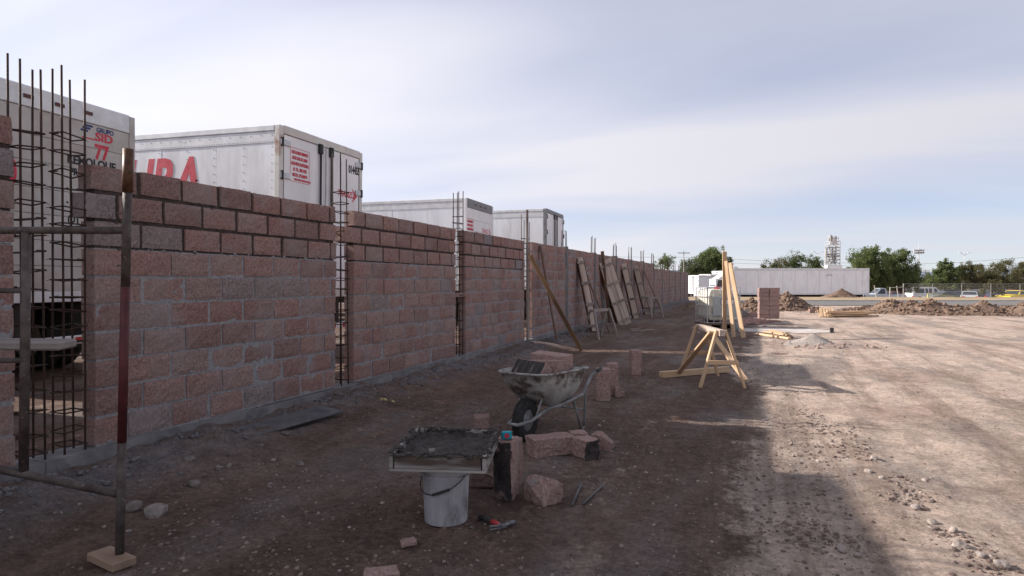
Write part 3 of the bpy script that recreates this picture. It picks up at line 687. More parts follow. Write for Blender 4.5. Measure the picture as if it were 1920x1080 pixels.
trestle('small_trestle', 'farther small grey trestle by the wall under the reddish board', (-3.95, 26.0), (-3.65, 26.6), 0.8, 0.25, M_OLDW, M_OLDW, tw=0.07, th=0.07, lw=0.06, over=0.02)
lean('ground_timber', 'square pine timber lying on the dirt under the pine sawhorse', ((-1.31, 9.95, gz(-1.31, 9.95) + 0.05), (-0.40, 11.1, gz(-.4, 11.1) + 0.05)), 0.09, 0.09, M_PINE, 'timber', (0, 0, 1))

# three long boards propped together as a tripod
tp = thing('board_tripod', 'three tall pine boards propped together like a tripod', 'board tripod', (-0.55, 18.2, gz(-0.55, 18.2)))
beam('board', (-0.22, 0.75, 0.0), (-0.20, 0.25, 2.28), 0.11, 0.045, M_PINE, tp, (0.3, -1, 0))
beam('board', (0.05, -0.1, 0.0), (-0.16, 0.2, 2.02), 0.10, 0.045, M_PINE, tp, (-0.6, -1, 0))
beam('board', (0.30, -0.3, 0.0), (-0.06, 0.16, 1.97), 0.11, 0.045, M_PINE, tp, (-0.5, -1, 0))

# ------------------------------------------------------------------ scaffold on the left
px_d = 3.33
base = at_depth(221, 1056, px_d); B0 = Vector((base.x, base.y, 0)); 
gb = gz(B0.x, B0.y)
sc_ = thing('scaffold', 'rusty and red painted steel scaffold frame beside the wall', 'scaffold', (B0.x, B0.y, gb))
lv = Vector((-CS, -SN, 0)); top = at_depth(242, 280, px_d) - Vector((B0.x, B0.y, gb))
def on_pole(z): return Vector((top.x * z / top.z, top.y * z / top.z, z))
Z0 = 0.052
MB().tube(on_pole(Z0 - 0.012), on_pole(0.62), 0.0215, n=16).build('post_foot', M_TUBE, sc_, True)
MB().tube(on_pole(0.62), on_pole(1.42), 0.0218, n=16).build('post_red', M_TUBER, sc_, True)
MB().tube(on_pole(1.42), on_pole(top.z - 0.22), 0.0215, n=16).build('post_upper', M_TUBE, sc_, True)
MB().tube(on_pole(top.z - 0.22), on_pole(top.z), 0.0255, n=16).build('spigot', mat('rusty_spigot', (0.06, 0.028, 0.016), (0.14, 0.075, 0.042), 20, 0.5, 0.3, 60, metal=0.3), sc_, True)
pt = at_depth(236, 432, px_d) - Vector((B0.x, B0.y, gb)); pl = at_depth(-420, 432, px_d) - Vector((B0.x, B0.y, gb))
MB().tube(pt, pl, 0.019, n=14).build('top_rail', M_TUBE, sc_, True)
q0 = at_depth(218, 927, px_d) - Vector((B0.x, B0.y, gb)); q1 = at_depth(-420, 795, px_d + 0.05) - Vector((B0.x, B0.y, gb))
MB().tube(q0, q1, 0.021, n=14).build('lower_rail', M_TUBE, sc_, True)
a0 = at_depth(50, 436, px_d) - Vector((B0.x, B0.y, gb)); a1 = at_depth(42, 888, px_d + 0.02) - Vector((B0.x, B0.y, gb))
MB().tube(a0, a1, 0.0225, n=14).build('inner_post', M_TUBE, sc_, True)
c0 = at_depth(46, 545, px_d) - Vector((B0.x, B0.y, gb)); c1 = at_depth(-420, 545, px_d) - Vector((B0.x, B0.y, gb))
MB().tube(c0, c1, 0.014, n=10).build('rung', M_TUBE, sc_, True)
c2 = at_depth(44, 676, px_d) - Vector((B0.x, B0.y, gb)); c3_ = at_depth(-420, 676, px_d) - Vector((B0.x, B0.y, gb))
MB().tube(c2, c3_, 0.014, n=10).build('rung', M_TUBE, sc_, True)
e0 = at_depth(-420, 300, px_d) - Vector((B0.x, B0.y, gb)); MB().tube((e0.x, e0.y, 0.0), (e0.x, e0.y, top.z), 0.028, n=14).build('post_upper', M_TUBE, sc_, True)
for py in (400, 498): 
    k0 = at_depth(238, py, px_d) - Vector((B0.x, B0.y, gb)); MB().tube(k0, k0 + lv * 0.05, 0.005, n=6).build('lock_pin', M_TUBE, sc_)
wb = MB().box(-0.13, 0.13, -0.06, 0.06, 0, 0.045, 0.006).build('wood_pad', wood('dirty_pad_wood', (0.20, 0.135, 0.095), (0.31, 0.215, 0.155), c3=(0.13, 0.10, 0.085), s3=7), None, False, (B0.x - 0.03, B0.y - 0.02, gb + 0.002), rad(-12)); tag(wb, 'pine wood pad under the scaffold post foot', 'wood block')
# plank lying on the scaffold rungs behind the inner post
pA = at_depth(128, 646, 3.62); pB = at_depth(-700, 640, 3.3)
pk = beam('scaffold_plank', pA, pB, 0.20, 0.05, mat('pale_plank', (0.19, 0.165, 0.15), (0.29, 0.26, 0.24), 8, 0.8, 0.5, 40, stretch=(0.15, 1, 1)), None, (0, 0, 1), 0.012); tag(pk, 'pale mortar-stained plank laid across the scaffold', 'plank')

# board lying at the foot of the wall
bp_ = MB().box(-0.60, 0.60, -0.16, 0.16, 0, 0.018, 0.003).build('mixing_board', mat('cement_board', (0.085, 0.08, 0.085), (0.15, 0.142, 0.148), 6, 0.9, 0.6, 60, c3=(0.10, 0.09, 0.09), s3=5), None)
bp_.location = (-4.12, 4.98, gz(-4.12, 4.98) + 0.035); bp_.rotation_euler = (rad(4.5), rad(-1.0), rad(83)); tag(bp_, 'grey cement-caked board lying at the foot of the wall', 'board')

# ------------------------------------------------------------------ semi-trailers parked behind the wall
WH_T = MB().lathe([(0.30, -0.13), (0.46, -0.14), (0.52, -0.10), (0.525, 0.0), (0.52, 0.10), (0.46, 0.14), (0.30, 0.13)], 28).mesh('tyre', True); WH_T.materials.append(M_TYRE)
WH_R = MB().lathe([(0.0, 0.05), (0.12, 0.06), (0.13, 0.02), (0.24, 0.0), (0.30, 0.13), (0.30, -0.13), (0.0, -0.12)], 20).mesh('rim', True); WH_R.materials.append(M_RIM)
def axle_wheels(t, xs, ys, r=0.525):
    for x in xs:
        for y in ys:
            w = obj('wheel', WH_T, None, t, (x, y, 0.525)); w.rotation_euler = (rad(90) if y < 0 else rad(-90), 0, 0)
            obj('rim', WH_R, None, w)
def trailer(label, loc, rz, Ln=13.6, wdt=2.6, H=4.1, F=1.25, style='doors', side=M_ALU, door=M_TRW, post=M_TRW, pitch=0.0, panel_w=1.22, rivets=False, simple=False, seams=False, group=None, rear_frame=None):
    t = thing('semi_trailer', label, 'trailer', loc, rz, group); t.rotation_euler = (0, pitch, rz)
    hw = wdt / 2; rail = 0.30
    rf = rear_frame or post
    MB().box(-Ln, -0.02, -hw + 0.03, hw - 0.03, H - 0.06, H - 0.005, 0.02).build('roof', M_RAIL, t)
    for s in (-1, 1):
        m = MB(); y0, y1 = sorted((s * hw, s * (hw - 0.05)))
        m.box(-Ln, -0.11, y0, y1, H - 0.10, H, 0.015); y0, y1 = sorted((s * (hw - 0.012), s * (hw - 0.05)))
        m.box(-Ln, -0.11, y0, y1, H - rail, H - 0.102, 0.01)
        m.build('top_rail', M_RAIL, t)
        y0, y1 = sorted((s * (hw - 0.002), s * (hw - 0.06)))
        MB().box(-Ln, -0.11, y0, y1, F - 0.12, F + 0.10, 0.01).build('bottom_rail', M_RAIL, t)
        n = int(Ln / panel_w); pw = (Ln - 0.12) / n
        for i in range(n):
            y0, y1 = sorted((s * (hw - 0.02 - (0.0025 if i % 2 else 0)), s * (hw - 0.045)))
            MB().box(-0.115 - (i + 1) * pw + 0.006, -0.115 - i * pw - 0.002, y0, y1, F + 0.101, H - rail - 0.001).build('side_panel', side, t)
        if seams:
            for i in range(1, n):
                xx = -0.115 - i * pw; y0, y1 = sorted((s * (hw - 0.015), s * (hw - 0.03)))
                MB().box(xx - 0.03, xx + 0.03, y0, y1, F + 0.102, H - rail - 0.002).build('panel_seam', mat('seam_grey', (0.62, 0.62, 0.63), None, 1, 0.5), t)
        if rivets and s < 0:
            rv = MB()
            for k in range(int(Ln / 0.055)):
                x = -0.16 - k * 0.055; rv.tube((x, -hw + 0.010, H - rail + 0.03), (x, -hw + 0.021, H - rail + 0.03), 0.0085, n=5)
                if k % 4 == 0: rv.tube((x, -hw + 0.008, H - 0.17), (x, -hw + 0.02, H - 0.17), 0.009, n=5)
            for i in range(n):
                for xo in (0.05, pw * 0.52):
                    for k in range(17): 
                        x = -0.115 - i * pw - xo; z = F + 0.2 + k * 0.14; rv.tube((x, -hw + 0.014, z), (x, -hw + 0.03, z), 0.0085, n=5)
            kind(rv.build('rivets', mat('rivet_grey', (0.22, 0.22, 0.23), None, 1, 0.5), t), 'stuff')
    # rear frame
    for s in (-1, 1):
        y0, y1 = sorted((s * hw, s * (hw - 0.11)))
        MB().box(-0.10, 0.0, y0, y1, F - 0.12, H - 0.001, 0.008).build('corner_post', post, t)
    hd = 0.13 if style == 'doors' else 0.27
    h = MB().box(-0.099, 0.004, -hw + 0.112, hw - 0.112, H - hd, H + 0.012, 0.008).build('rear_header', rf, t)
    MB().box(-0.099, 0.006, -hw + 0.112, hw - 0.112, F - 0.13, F + 0.02, 0.008).build('rear_sill', rf, t)
    if style == 'doors':
        for s in (-1, 1):
            y0, y1 = sorted((s * 0.012, s * (hw - 0.125)))
            d = MB().box(-0.05, -0.008, y0, y1, F + 0.03, H - hd - 0.012, 0.006).build('door', door, t)
            MB().box(-0.052, -0.004, min(s * (hw - 0.124), s * (hw - 0.113)), max(s * (hw - 0.124), s * (hw - 0.113)), F + 0.03, H - hd - 0.012).build('gasket', M_GASK, d)
            for yy in (s * 0.17, ):
                MB().tube((0.028, yy, F + 0.0), (0.028, yy, H - hd - 0.02), 0.021, n=10).build('lock_rod', M_GASK, d, True)
                MB().box(-0.008, 0.05, yy - 0.05, yy + 0.05, H - hd - 0.16, H - hd + 0.02, 0.01).build('rod_keeper', M_GASK, d)
            for zz_ in (0.16, 0.43, 0.7, 0.9):
                z = F + (H - F) * zz_
                y0, y1 = sorted((s * (hw - 0.02), s * (hw - 0.27)))
                MB().box(-0.007, 0.022, y0, y1, z - 0.05, z + 0.05, 0.012).build('hinge', M_STEEL, d)
                MB().tube((0.02, s * (hw - 0.055), z - 0.075), (0.02, s * (hw - 0.055), z + 0.075), 0.024, n=8).build('hinge_pin', M_GASK, d)
        MB().box(-0.05, 0.006, -0.045, 0.045, F + 0.03, H - hd - 0.015, 0.006).build('door_seal', M_TRW, t)
        MB().tube((0.025, 0.0, F), (0.025, 0.0, H - hd - 0.02), 0.013, n=8).build('lock_rod', M_STEEL, t)
    else:
        z0 = F + 0.02; z1 = H - hd - 0.004; k = 7; ph = (z1 - z0) / k
        for i in range(k):
            MB().box(-0.045, -0.012, -hw + 0.114, hw - 0.114, z0 + i * ph + 0.003, z0 + (i + 1) * ph - 0.003, 0.004).build('roll_door_slat', door, t)
        for yy in (-0.45, 0.0, 0.45): MB().box(0.004, 0.02, yy - 0.07, yy + 0.07, H - 0.16, H - 0.11, 0.01).build('marker_lamp', mat('dark_marker_lamp', (0.10, 0.03, 0.025), None, 1, 0.4), h)
    # underside
    for s in (-1, 1): MB().box(-Ln + 0.4, -0.3, s * 0.5 - 0.06, s * 0.5 + 0.06, F - 0.55, F - 0.13).build('chassis_beam', M_CHAS, t)
    MB().box(-Ln + 0.02, -0.02, -hw + 0.08, hw - 0.08, F - 0.13, F - 0.02).build('floor', M_CHAS, t)
    axle_wheels(t, (-1.5, -2.75), (-hw + 0.17, -hw + 0.5, hw - 0.5, hw - 0.17))
    b = MB().box(-0.16, -0.05, -hw + 0.15, hw - 0.15, 0.50, 0.62, 0.01).build('bumper', M_TRW, t)
    for i in range(5):
        MB().box(-0.049, -0.044, -hw + 0.25 + i * 0.44, -hw + 0.45 + i * 0.44, 0.52, 0.60).build('reflector', M_REFL, b)
    for s in (-1, 1): MB().box(-0.14, -0.07, s * 0.55 - 0.05, s * 0.55 + 0.05, 0.62, F - 0.13).build('bumper_bracket', M_CHAS, t)
    for s in (-1, 1): MB().box(-0.95, -0.93, s * 0.85 - 0.3, s * 0.85 + 0.3, 0.35, 1.05, 0.005).build('mud_flap', M_GASK, t)
    for s in (-1, 1): MB().box(-Ln + 2.4, -Ln + 2.55, s * 0.6 - 0.07, s * 0.6 + 0.07, 0.02, F - 0.13).build('landing_leg', M_CHAS, t)
    return t
tz = gz(-10, 8)
T2 = trailer('silver semi-trailer with red letters on its side and warning notice on door', (-7.56, 10.16, tz), rad(2.0), pitch=rad(0.8), rivets=True, post=M_RUSTP, wdt=2.6, H=4.05)
def chevron(t, y, z, s, x=0.0):
    """logo arrow on a rear face"""
    m = MB(); P = [(-0.35, 0.62), (-0.30, 0.62), (0.5, 0.0), (-0.30, -0.62), (-0.35, -0.62), (0.08, 0.0)]
    # flat solid arrow head
    vs = [Vector((x, y + a * s, z + b * s)) for a, b in P] + [Vector((x + 0.004, y + a * s, z + b * s)) for a, b in P]
    f = [(6, 7, 8, 11), (8, 9, 10, 11), (0, 5, 2, 1), (2, 5, 4, 3)] + [(i, (i + 1) % 6, 6 + (i + 1) % 6, 6 + i) for i in range(6)]
    m.add(vs, f).build('logo_arrow', M_RED, t)
def notice(t, y, z, s, x):
    rows = ['SI ESTA UNIDAD PERMANECE', 'MAS DE 24 HRS. EN EL MISMO', 'LUGAR FAVOR DE REPORTARLA', 'AL TEL.: 5895 0258', 'NEXTEL: 52*164804*3', 'SERA RECOMPENSADO']
    fr = MB(); w, h = 0.42 * s, 0.46 * s; e = 0.012 * s
    fr.box(x, x + 0.003, y - w, y + w, z + h - e, z + h); fr.box(x, x + 0.003, y - w, y + w, z - h, z - h + e)
    fr.box(x, x + 0.003, y - w, y - w + e, z - h + e, z + h - e); fr.box(x, x + 0.003, y + w - e, y + w, z - h + e, z + h - e)
    fr.build('notice_border', M_RED, t)
    for i, q in enumerate(rows):
        sz = (0.125 if i < 5 else 0.07) * s; wd = 0.74 * s / (len(q) * sz * 0.56)
        text('lettering', q, sz, (x + 0.001, y + (0.12 * s if i == 5 else 0), z + h - (0.16 + i * 0.152 - (0.05 if i == 5 else 0)) * s), REAR, M_RED, t, bold=0.004 * s, align='CENTER', sx=min(1.0, wd))
notice(T2, -0.74, 3.44, 0.64, -0.0075)
text('lettering', '014455', 0.21, (-0.0065, 0.80, 3.58), REAR, M_BLK, T2, bold=0.008, sx=0.62)
text('lettering', 'TRANZU', 0.17, (-0.0065, 0.42, 3.08), REAR, M_RED, T2, shear=0.25, bold=0.004, sx=0.85)
chevron(T2, 1.0, 3.13, 0.22, -0.0065)
text('lettering', 'TRANZURA', 1.12, (-1.72, -1.2815, 2.80), NEAR, M_RED, T2, shear=0.22, bold=0.035, align='RIGHT', sx=0.78, ext=0.0012)

T1 = trailer('dirty cream semi-trailer with roll-up door lettered 77 behind the double cages', (-9.18, 6.37, tz), rad(5.2), style='roll', door=M_TRC, post=M_TRC, side=M_TRW, rear_frame=M_RAIL, H=4.03)
text('lettering', 'GRUPO', 0.10, (-0.0115, 0.60, 3.655), REAR, M_BLUE, T1, bold=0.003, sx=0.9)
text('lettering', 'SID', 0.17, (-0.0115, 0.58, 3.525), REAR, M_RED, T1, bold=0.006, sx=1.25)
lg = MB()
for i in range(3): lg.box(-0.0115, -0.008, 0.34 + i * 0.03, 0.46 + i * 0.04, 3.62 + i * 0.04, 3.65 + i * 0.04)
lg.build('logo_mark', M_BLUE, T1); MB().box(-0.0115, -0.008, 0.36, 0.58, 3.52, 3.54).build('logo_stripe', M_RED, T1)
text('lettering', '77', 0.30, (-0.0115, 0.57, 3.255), REAR, M_RED, T1, bold=0.012, sx=0.8)
text('lettering', 'REMOLQUE', 0.17, (-0.0115, 0.12, 3.115), REAR, M_BLK, T1, bold=0.006, sx=0.92)
text('lettering', 'PROTEGIDO', 0.13, (-0.0115, 0.16, 2.95), REAR, M_BLK, T1, bold=0.005, sx=0.9)
for zq in (2.7, 2.5): text('lettering', '•', 0.13, (-0.0115, 0.10, zq), REAR, M_BLK, T1)
text('lettering', '(01', 0.15, (-0.0115, 0.12, 2.26), REAR, M_BLK, T1, bold=0.004)
text('lettering', 'WWW', 0.12, (-0.0115, 0.12, 2.10), REAR, M_BLK, T1, bold=0.003)
ring = MB(); vsr = []; n = 30
for i in range(n + 1):
    a = rad(-75) + rad(150) * i / n
    for rr_ in (0.26, 0.42):
        for xx in (-0.0115, -0.0085): vsr.append((xx, -1.02 + rr_ * math.cos(a), 2.86 + rr_ * math.sin(a)))
fsr = []
for i in range(n):
    o = i * 4; fsr += [(o + 1, o + 3, o + 7, o + 5), (o, o + 4, o + 6, o + 2), (o, o + 1, o + 5, o + 4), (o + 2, o + 6, o + 7, o + 3)]
ring.add(vsr, fsr).build('logo_ring', M_RED, T1)
M_GREYF = mat('grey_frame', (0.16, 0.165, 0.17), (0.24, 0.24, 0.245), 6, 0.5)
T3 = trailer('silver semi-trailer with dark-framed roll-up door, seen over the second panel', (-8.45, 19.7, tz), rad(3), style='roll', door=M_TRW, post=M_TRW, rear_frame=M_GREYF, H=4.02)
notice(T3, -0.95, 3.05, 0.78, -0.0115)
text('lettering', 'TRANZU', 0.2, (-0.0115, 0.15, 3.05), REAR, M_RED, T3, shear=0.2, sx=0.8); chevron(T3, 0.92, 3.1, 0.22, -0.0115)
T4 = trailer('silver semi-trailer with swing doors and dark corner post, farthest behind the wall', (-7.05, 23.6, tz), rad(2), post=M_GREYF, H=4.05)
T0 = trailer('plain white semi-trailer parked left of the cream one', (-7.75, 3.0, tz), rad(5), style='roll', door=M_TRW, side=M_TRW, simple=True)

# ------------------------------------------------------------------ bucket, mortar tray and tools
def gpt(px, py): x, y = ground_at(px, py); return Vector((x, y, gz(x, y)))
p = gpt(836, 972)
bk = thing('bucket', 'dirty grey plastic bucket holding up the mortar tray', 'bucket', p, 0)
MB().lathe([(0.0, 0.004), (0.125, 0.004), (0.128, 0.0), (0.131, 0.006), (0.1435, 0.32), (0.149, 0.325), (0.149, 0.345), (0.1435, 0.347), (0.14, 0.36), (0.134, 0.36), (0.125, 0.012), (0.0, 0.012)], 40).build('shell', M_BUCKET, bk, True)
MB().lathe([(0.1455, 0.29), (0.152, 0.292), (0.152, 0.30), (0.1455, 0.302)], 40).build('rib', M_BUCKET, bk, True)
hp = []
for i in range(15):
    a = rad(180) + rad(180) * i / 14
    hp.append(Vector((0.156 * math.cos(a), 0.158 * math.sin(a), 0.295 - 0.10 * math.sin(rad(180) * i / 14) * (1 - 0.0 * i))))
hm = MB().path(hp, 0.003, 6); hm.tube(hp[8], hp[11], 0.008, n=8)
h_ = hm.build('handle', M_GASK, bk); h_.rotation_euler = (0, 0, rad(-38) + TH)
# tray: wooden box of mortar resting on the bucket
tw, td, th_ = 0.545, 0.66, 0.085
TR = thing('mortar_tray', 'shallow wooden tray of wet mortar resting on the grey bucket', 'mortar tray', (p.x - 0.03, p.y + 0.09, p.z + 0.3605), TH + rad(-5))
MB().box(-tw / 2 - 0.01, tw / 2 + 0.01, -td / 2 - 0.01, td / 2 + 0.01, 0, 0.016, 0.003).build('bottom_board', M_TRAYW, TR)
for s in (-1, 1):
    MB().box(-tw / 2 + 0.019, tw / 2 - 0.019, s * td / 2 - 0.011, s * td / 2 + 0.011, 0.0165, th_ + 0.016, 0.004).build('side_board', M_TRAYW, TR)
    MB().box(s * tw / 2 - 0.0115, s * tw / 2 + 0.0115, -td / 2 - 0.01, td / 2 + 0.01, 0.0165, th_ + 0.02, 0.004).build('side_board', M_TRAYW, TR)
mm = MB(); nn = 44; vs = []
for j in range(nn + 1):
    for i in range(nn + 1):
        x = -tw / 2 + 0.01 + (tw - 0.02) * i / nn; y = -td / 2 + 0.01 + (td - 0.02) * j / nn
        e = min(x + tw / 2, tw / 2 - x, y + td / 2, td / 2 - y)
        z = 0.052 + 0.03 * noise.noise(Vector((x * 9, y * 7, 1))) + 0.014 * noise.noise(Vector((x * 26, y * 22, 2))) + 0.006 * noise.noise(Vector((x * 70, y * 70, 2))) + 0.05 * (1 - sstep(0.0, 0.055, e)) * (0.75 + 0.5 * noise.noise(Vector((x * 14, y * 14, 6))))
        vs.append((x, y, max(0.02, z)))
mm.add(vs, [(j * (nn + 1) + i, j * (nn + 1) + i + 1, (j + 1) * (nn + 1) + i + 1, (j + 1) * (nn + 1) + i) for j in range(nn) for i in range(nn)])
mm.build('mortar', M_MUD, TR, True)
cr_ = MB(); rr = random.Random(3)
for k in range(420):   # crust smeared on the rim
    s = rr.randint(0, 3); a = rr.uniform(-0.5, 0.5)
    x, y = ((a * tw, -td / 2), (a * tw, td / 2), (-tw / 2, a * td), (tw / 2, a * td))[s]
    cr_.rock((x + rr.gauss(0, 0.010), y + rr.gauss(0, 0.010), th_ + 0.016 + rr.uniform(-0.012, 0.008)), rr.uniform(0.006, 0.019), k, (1.2, 1.2, 0.55))
kind(cr_.build('mortar_crust', M_MUD, TR, True), 'stuff')
st = MB().rock((0, 0, 0), 0.028, 77).build('pebble_in_mortar', M_ROCK, None, True, TR.matrix_basis @ Vector((-0.06, -0.19, 0.085))); tag(st, 'small pale stone lying on the mortar in the tray', 'stone')

def block(name, label, px, py, dims, rz, seed, m=M_PINKB, tilt=(0, 0), cut=None, m2=None, side=None, cat='block', dz=0.0, amp=0.0065, loc=None, group=None, cuts=6):
    me = rough_box_mesh(name, *dims, seed, cuts, amp, cut, m, m2, side)
    q = Vector(loc) if loc is not None else gpt(px, py) + Vector((0, 0, dz))
    o = obj(name, me, None, None, q); o.rotation_euler = (tilt[0], tilt[1], rz); tag(o, label, cat, group); return o
V = TH   # blocks are turned relative to the view axis
B1 = block('block', 'upright pink block with tarred black face, tape measure on top', 949, 928, (0.13, 0.18, 0.40), V + rad(-16), 1, m2=M_TAR, side=(0, -1, 0))
block('block', 'upright pink block pressed against the back of the tarred one', 962, 906, (0.12, 0.14, 0.34), V + rad(-14), 2)
block('broken_block', 'broken pink block lump behind the upright tarred block', 906, 905, (0.20, 0.17, 0.16), V + rad(8), 3, cut=[((0, 0, 0.12), (0.3, -0.2, 1)), ((0.06, 0, 0), (1, 0.2, 0.3))], amp=0.008)
block('block', 'upright pink block showing behind the back rim of the mortar tray', 903, 822, (0.14, 0.19, 0.22), V + rad(4), 4)
block('block', 'pink block lying on its side in front of the wheelbarrow wheel', 1032, 848, (0.39, 0.19, 0.15), V + rad(22), 5)
block('broken_block', 'broken half block with black end beside the lying pink block', 1095, 852, (0.15, 0.26, 0.16), V + rad(28), 6, cut=[((0, 0.1, 0), (0.2, 1, 0.4))], m2=M_TAR, side=(0, -1, 0), amp=0.007)
block('broken_block', 'broken pink piece behind the black-ended half block', 1094, 838, (0.24, 0.12, 0.15), V + rad(10), 16, cut=[((0.09, 0, 0), (1, 0, 0.5))], amp=0.007)
block('broken_block', 'wedge of broken pink block farthest right of the fallen blocks', 1131, 838, (0.18, 0.15, 0.13), V + rad(-25), 7, cut=[((0.03, 0, 0.10), (0.8, 0.2, 1))], amp=0.008)
block('broken_block', 'big chunk of broken pink block by the two short steel rods', 1018, 935, (0.17, 0.2, 0.16), V + rad(35), 8, cut=[((-0.02, 0, 0.14), (-0.7, -0.5, 1)), ((0.07, 0.0, 0.1), (1, 0.3, 0.9))], amp=0.010)
block('block', 'upright pink block behind the wheelbarrow handles', 1131, 752, (0.17, 0.2, 0.39), V + rad(-8), 9)
block('block', 'upright pink block standing just behind another near the barrow handles', 1148, 741, (0.14, 0.2, 0.40), V + rad(-6), 10)
block('broken_block', 'small pink block offcut beside the pair of upright blocks', 1158, 746, (0.06, 0.09, 0.13), V, 12, cuts=2)
block('broken_block', 'tiny pink block chip at the end of the upright pair', 1166, 745, (0.07, 0.07, 0.06), V, 13, cuts=2, amp=0.008)
block('block', 'slim pink block standing alone on the dirt before the sawhorse', 1191, 704, (0.15, 0.18, 0.39), V + rad(5), 14)
block('broken_block', 'flat red chip of block on the dirt in front of the bucket', 765, 1019, (0.09, 0.07, 0.03), V + 0.4, 15, cuts=2, amp=0.008)
block('broken_block', 'broken pink lump at the bottom edge of the yard before the bucket', 714, 1079, (0.17, 0.12, 0.04), V + 0.2, 18, cuts=2, amp=0.010)
# tape measure on the tarred block
tm_ = thing('tape_measure', 'teal tape measure with red sticker on the upright tarred block', 'tape measure', B1.location + Vector((0.01, -0.02, 0.4015)), V + rad(8))
MB().box(-0.036, 0.036, -0.017, 0.017, 0, 0.055, 0.012).build('case', mat('teal_plastic', (0.01, 0.23, 0.30), (0.015, 0.28, 0.35), 20, 0.4), tm_)
MB().lathe([(0.0, 0.002), (0.016, 0.002), (0.016, -0.003)], 20, Matrix.Translation((0.0, -0.0185, 0.028)) @ Matrix.Rotation(rad(90), 4, 'X')).build('sticker', M_RED, tm_)
MB().box(0.035, 0.046, -0.008, 0.008, 0.002, 0.016, 0.002).build('hook', M_STEEL, tm_)
# claw hammer
hq = gpt(932, 984)
hm = thing('claw_hammer', 'claw hammer with black and red grip on the dirt', 'hammer', hq + Vector((0, 0, 0.02)), V + rad(-48))
hA = [(-0.17, 0.014), (-0.16, 0.017), (-0.09, 0.015), (-0.05, 0.013)]
def rod_prof(name, prof, m): MB().lathe([(0.0, prof[0][0])] + [(r, x) for x, r in prof] + [(0.0, prof[-1][0])], 14, Matrix.Rotation(rad(90), 4, 'Y')).build(name, m, hm, True)
rod_prof('grip', [(-0.17, 0.013), (-0.16, 0.017), (-0.10, 0.014), (-0.05, 0.015)], M_GASK)
rod_prof('grip_collar', [(-0.05, 0.0155), (0.0, 0.0155), (0.02, 0.013)], mat('red_grip', (0.42, 0.05, 0.055), None, 1, 0.5))
rod_prof('shaft', [(0.02, 0.009), (0.05, 0.009)], M_STEEL)
MH = mat('hammer_steel', (0.13, 0.13, 0.14), (0.22, 0.22, 0.23), 20, 0.45, metal=0.6)
hd_ = MB(); hd_.tube((0.055, 0.05, 0.004), (0.055, 0.085, 0.004), 0.0155, n=14); hd_.tube((0.055, 0.015, 0.004), (0.055, 0.05, 0.004), 0.011, 0.0125, n=14); hd_.box(0.04, 0.072, -0.018, 0.018, -0.010, 0.016, 0.005)
for s in (-1, 1):
    hd_.path([Vector((0.056, -0.015, 0.004 + s * 0.006)), Vector((0.05, -0.05, 0.004 + s * 0.008)), Vector((0.032, -0.085, 0.004 + s * 0.011))], 0.006, 7)
hd_.build('head', MH, hm)
for nm, a, b in (('steel rod lying nearer the broken chunk', (1073, 947), (1090, 909)), ('steel rod lying farther from the broken chunk', (1093, 945), (1130, 912))):
    A = gpt(*a); B = gpt(*b); A.z += 0.014; B.z += 0.016
    o = MB().tube((0, 0, 0), B - A, 0.0085, n=9).build('steel_rod', mat('chisel_steel', (0.07, 0.07, 0.075), (0.14, 0.135, 0.13), 30, 0.6, 0.2, 80, metal=0.4), None, True, A); tag(o, 'short dark ' + nm + ' on the dirt', 'steel rod')

# ------------------------------------------------------------------ wheelbarrow (x = backwards to the handles, y = left of it)
wp = gpt(985, 824); ev = math.atan2(VW(0.5, 0.866).y, VW(0.5, 0.866).x)
WB = thing('wheelbarrow', 'battered grey wheelbarrow carrying blocks, wheel turned to the left', 'wheelbarrow', wp, ev)
wt = MB().lathe([(0.10, -0.035), (0.14, -0.045), (0.175, -0.042), (0.188, -0.025), (0.192, 0.0), (0.188, 0.025), (0.175, 0.042), (0.14, 0.045), (0.10, 0.035)], 36, Matrix.Translation((0, 0, 0.19)) @ Matrix.Rotation(rad(90), 4, 'X')).build('wheel', M_TYRE, WB, True)
MB().lathe([(0.0, -0.03), (0.03, -0.05), (0.05, -0.02), (0.10, -0.03), (0.10, 0.03), (0.05, 0.02), (0.03, 0.05), (0.0, 0.03)], 24, Matrix.Translation((0, 0, 0.19)) @ Matrix.Rotation(rad(90), 4, 'X')).build('rim', M_BFRAME, wt, True)
tr = MB()
for i in range(44):
    a = 2 * math.pi * i / 44
    for s in (-1, 1):
        c = Matrix.Translation((0, 0, 0.19)) @ Matrix.Rotation(a, 4, 'Y') @ Matrix.Translation((0, s * 0.021, 0.186)) @ Matrix.Rotation(s * 0.5, 4, 'Z')
        tr.box(-0.006, 0.006, -0.018, 0.018, -0.004, 0.007, 0, c)
tr.build('tread', M_TYRE, wt)
# tub: loft of rounded sections from floor to rim
def rrect(x0, x1, w0, w1, z, n=9, rf=0.16, rb=0.10):
    pts = []
    for (cx, cy, r, a0) in ((x1 - rb, w1 - rb, rb, 0), (x0 + rf, w0 - rf, rf, 90), (x0 + rf, -(w0 - rf), rf, 180), (x1 - rb, -(w1 - rb), rb, 270)):
        for i in range(n):
            a = rad(a0 + 90 * i / (n - 1)); pts.append(Vector((cx + r * math.cos(a), cy + r * math.sin(a), z)))
    return pts
secs = [rrect(0.24, 0.46, 0.10, 0.13, 0.295, rf=0.07, rb=0.07), rrect(0.17, 0.55, 0.17, 0.21, 0.312, rf=0.10, rb=0.08), rrect(0.03, 0.63, 0.235, 0.28, 0.43), rrect(-0.07, 0.695, 0.265, 0.31, 0.55), rrect(-0.10, 0.735, 0.27, 0.325, 0.62), rrect(-0.12, 0.75, 0.28, 0.335, 0.622)]
def tilt(v): return Vector((v.x, v.y, v.z + 0.02 * (0.3 - v.x)))
tub = MB(); n = len(secs[0])
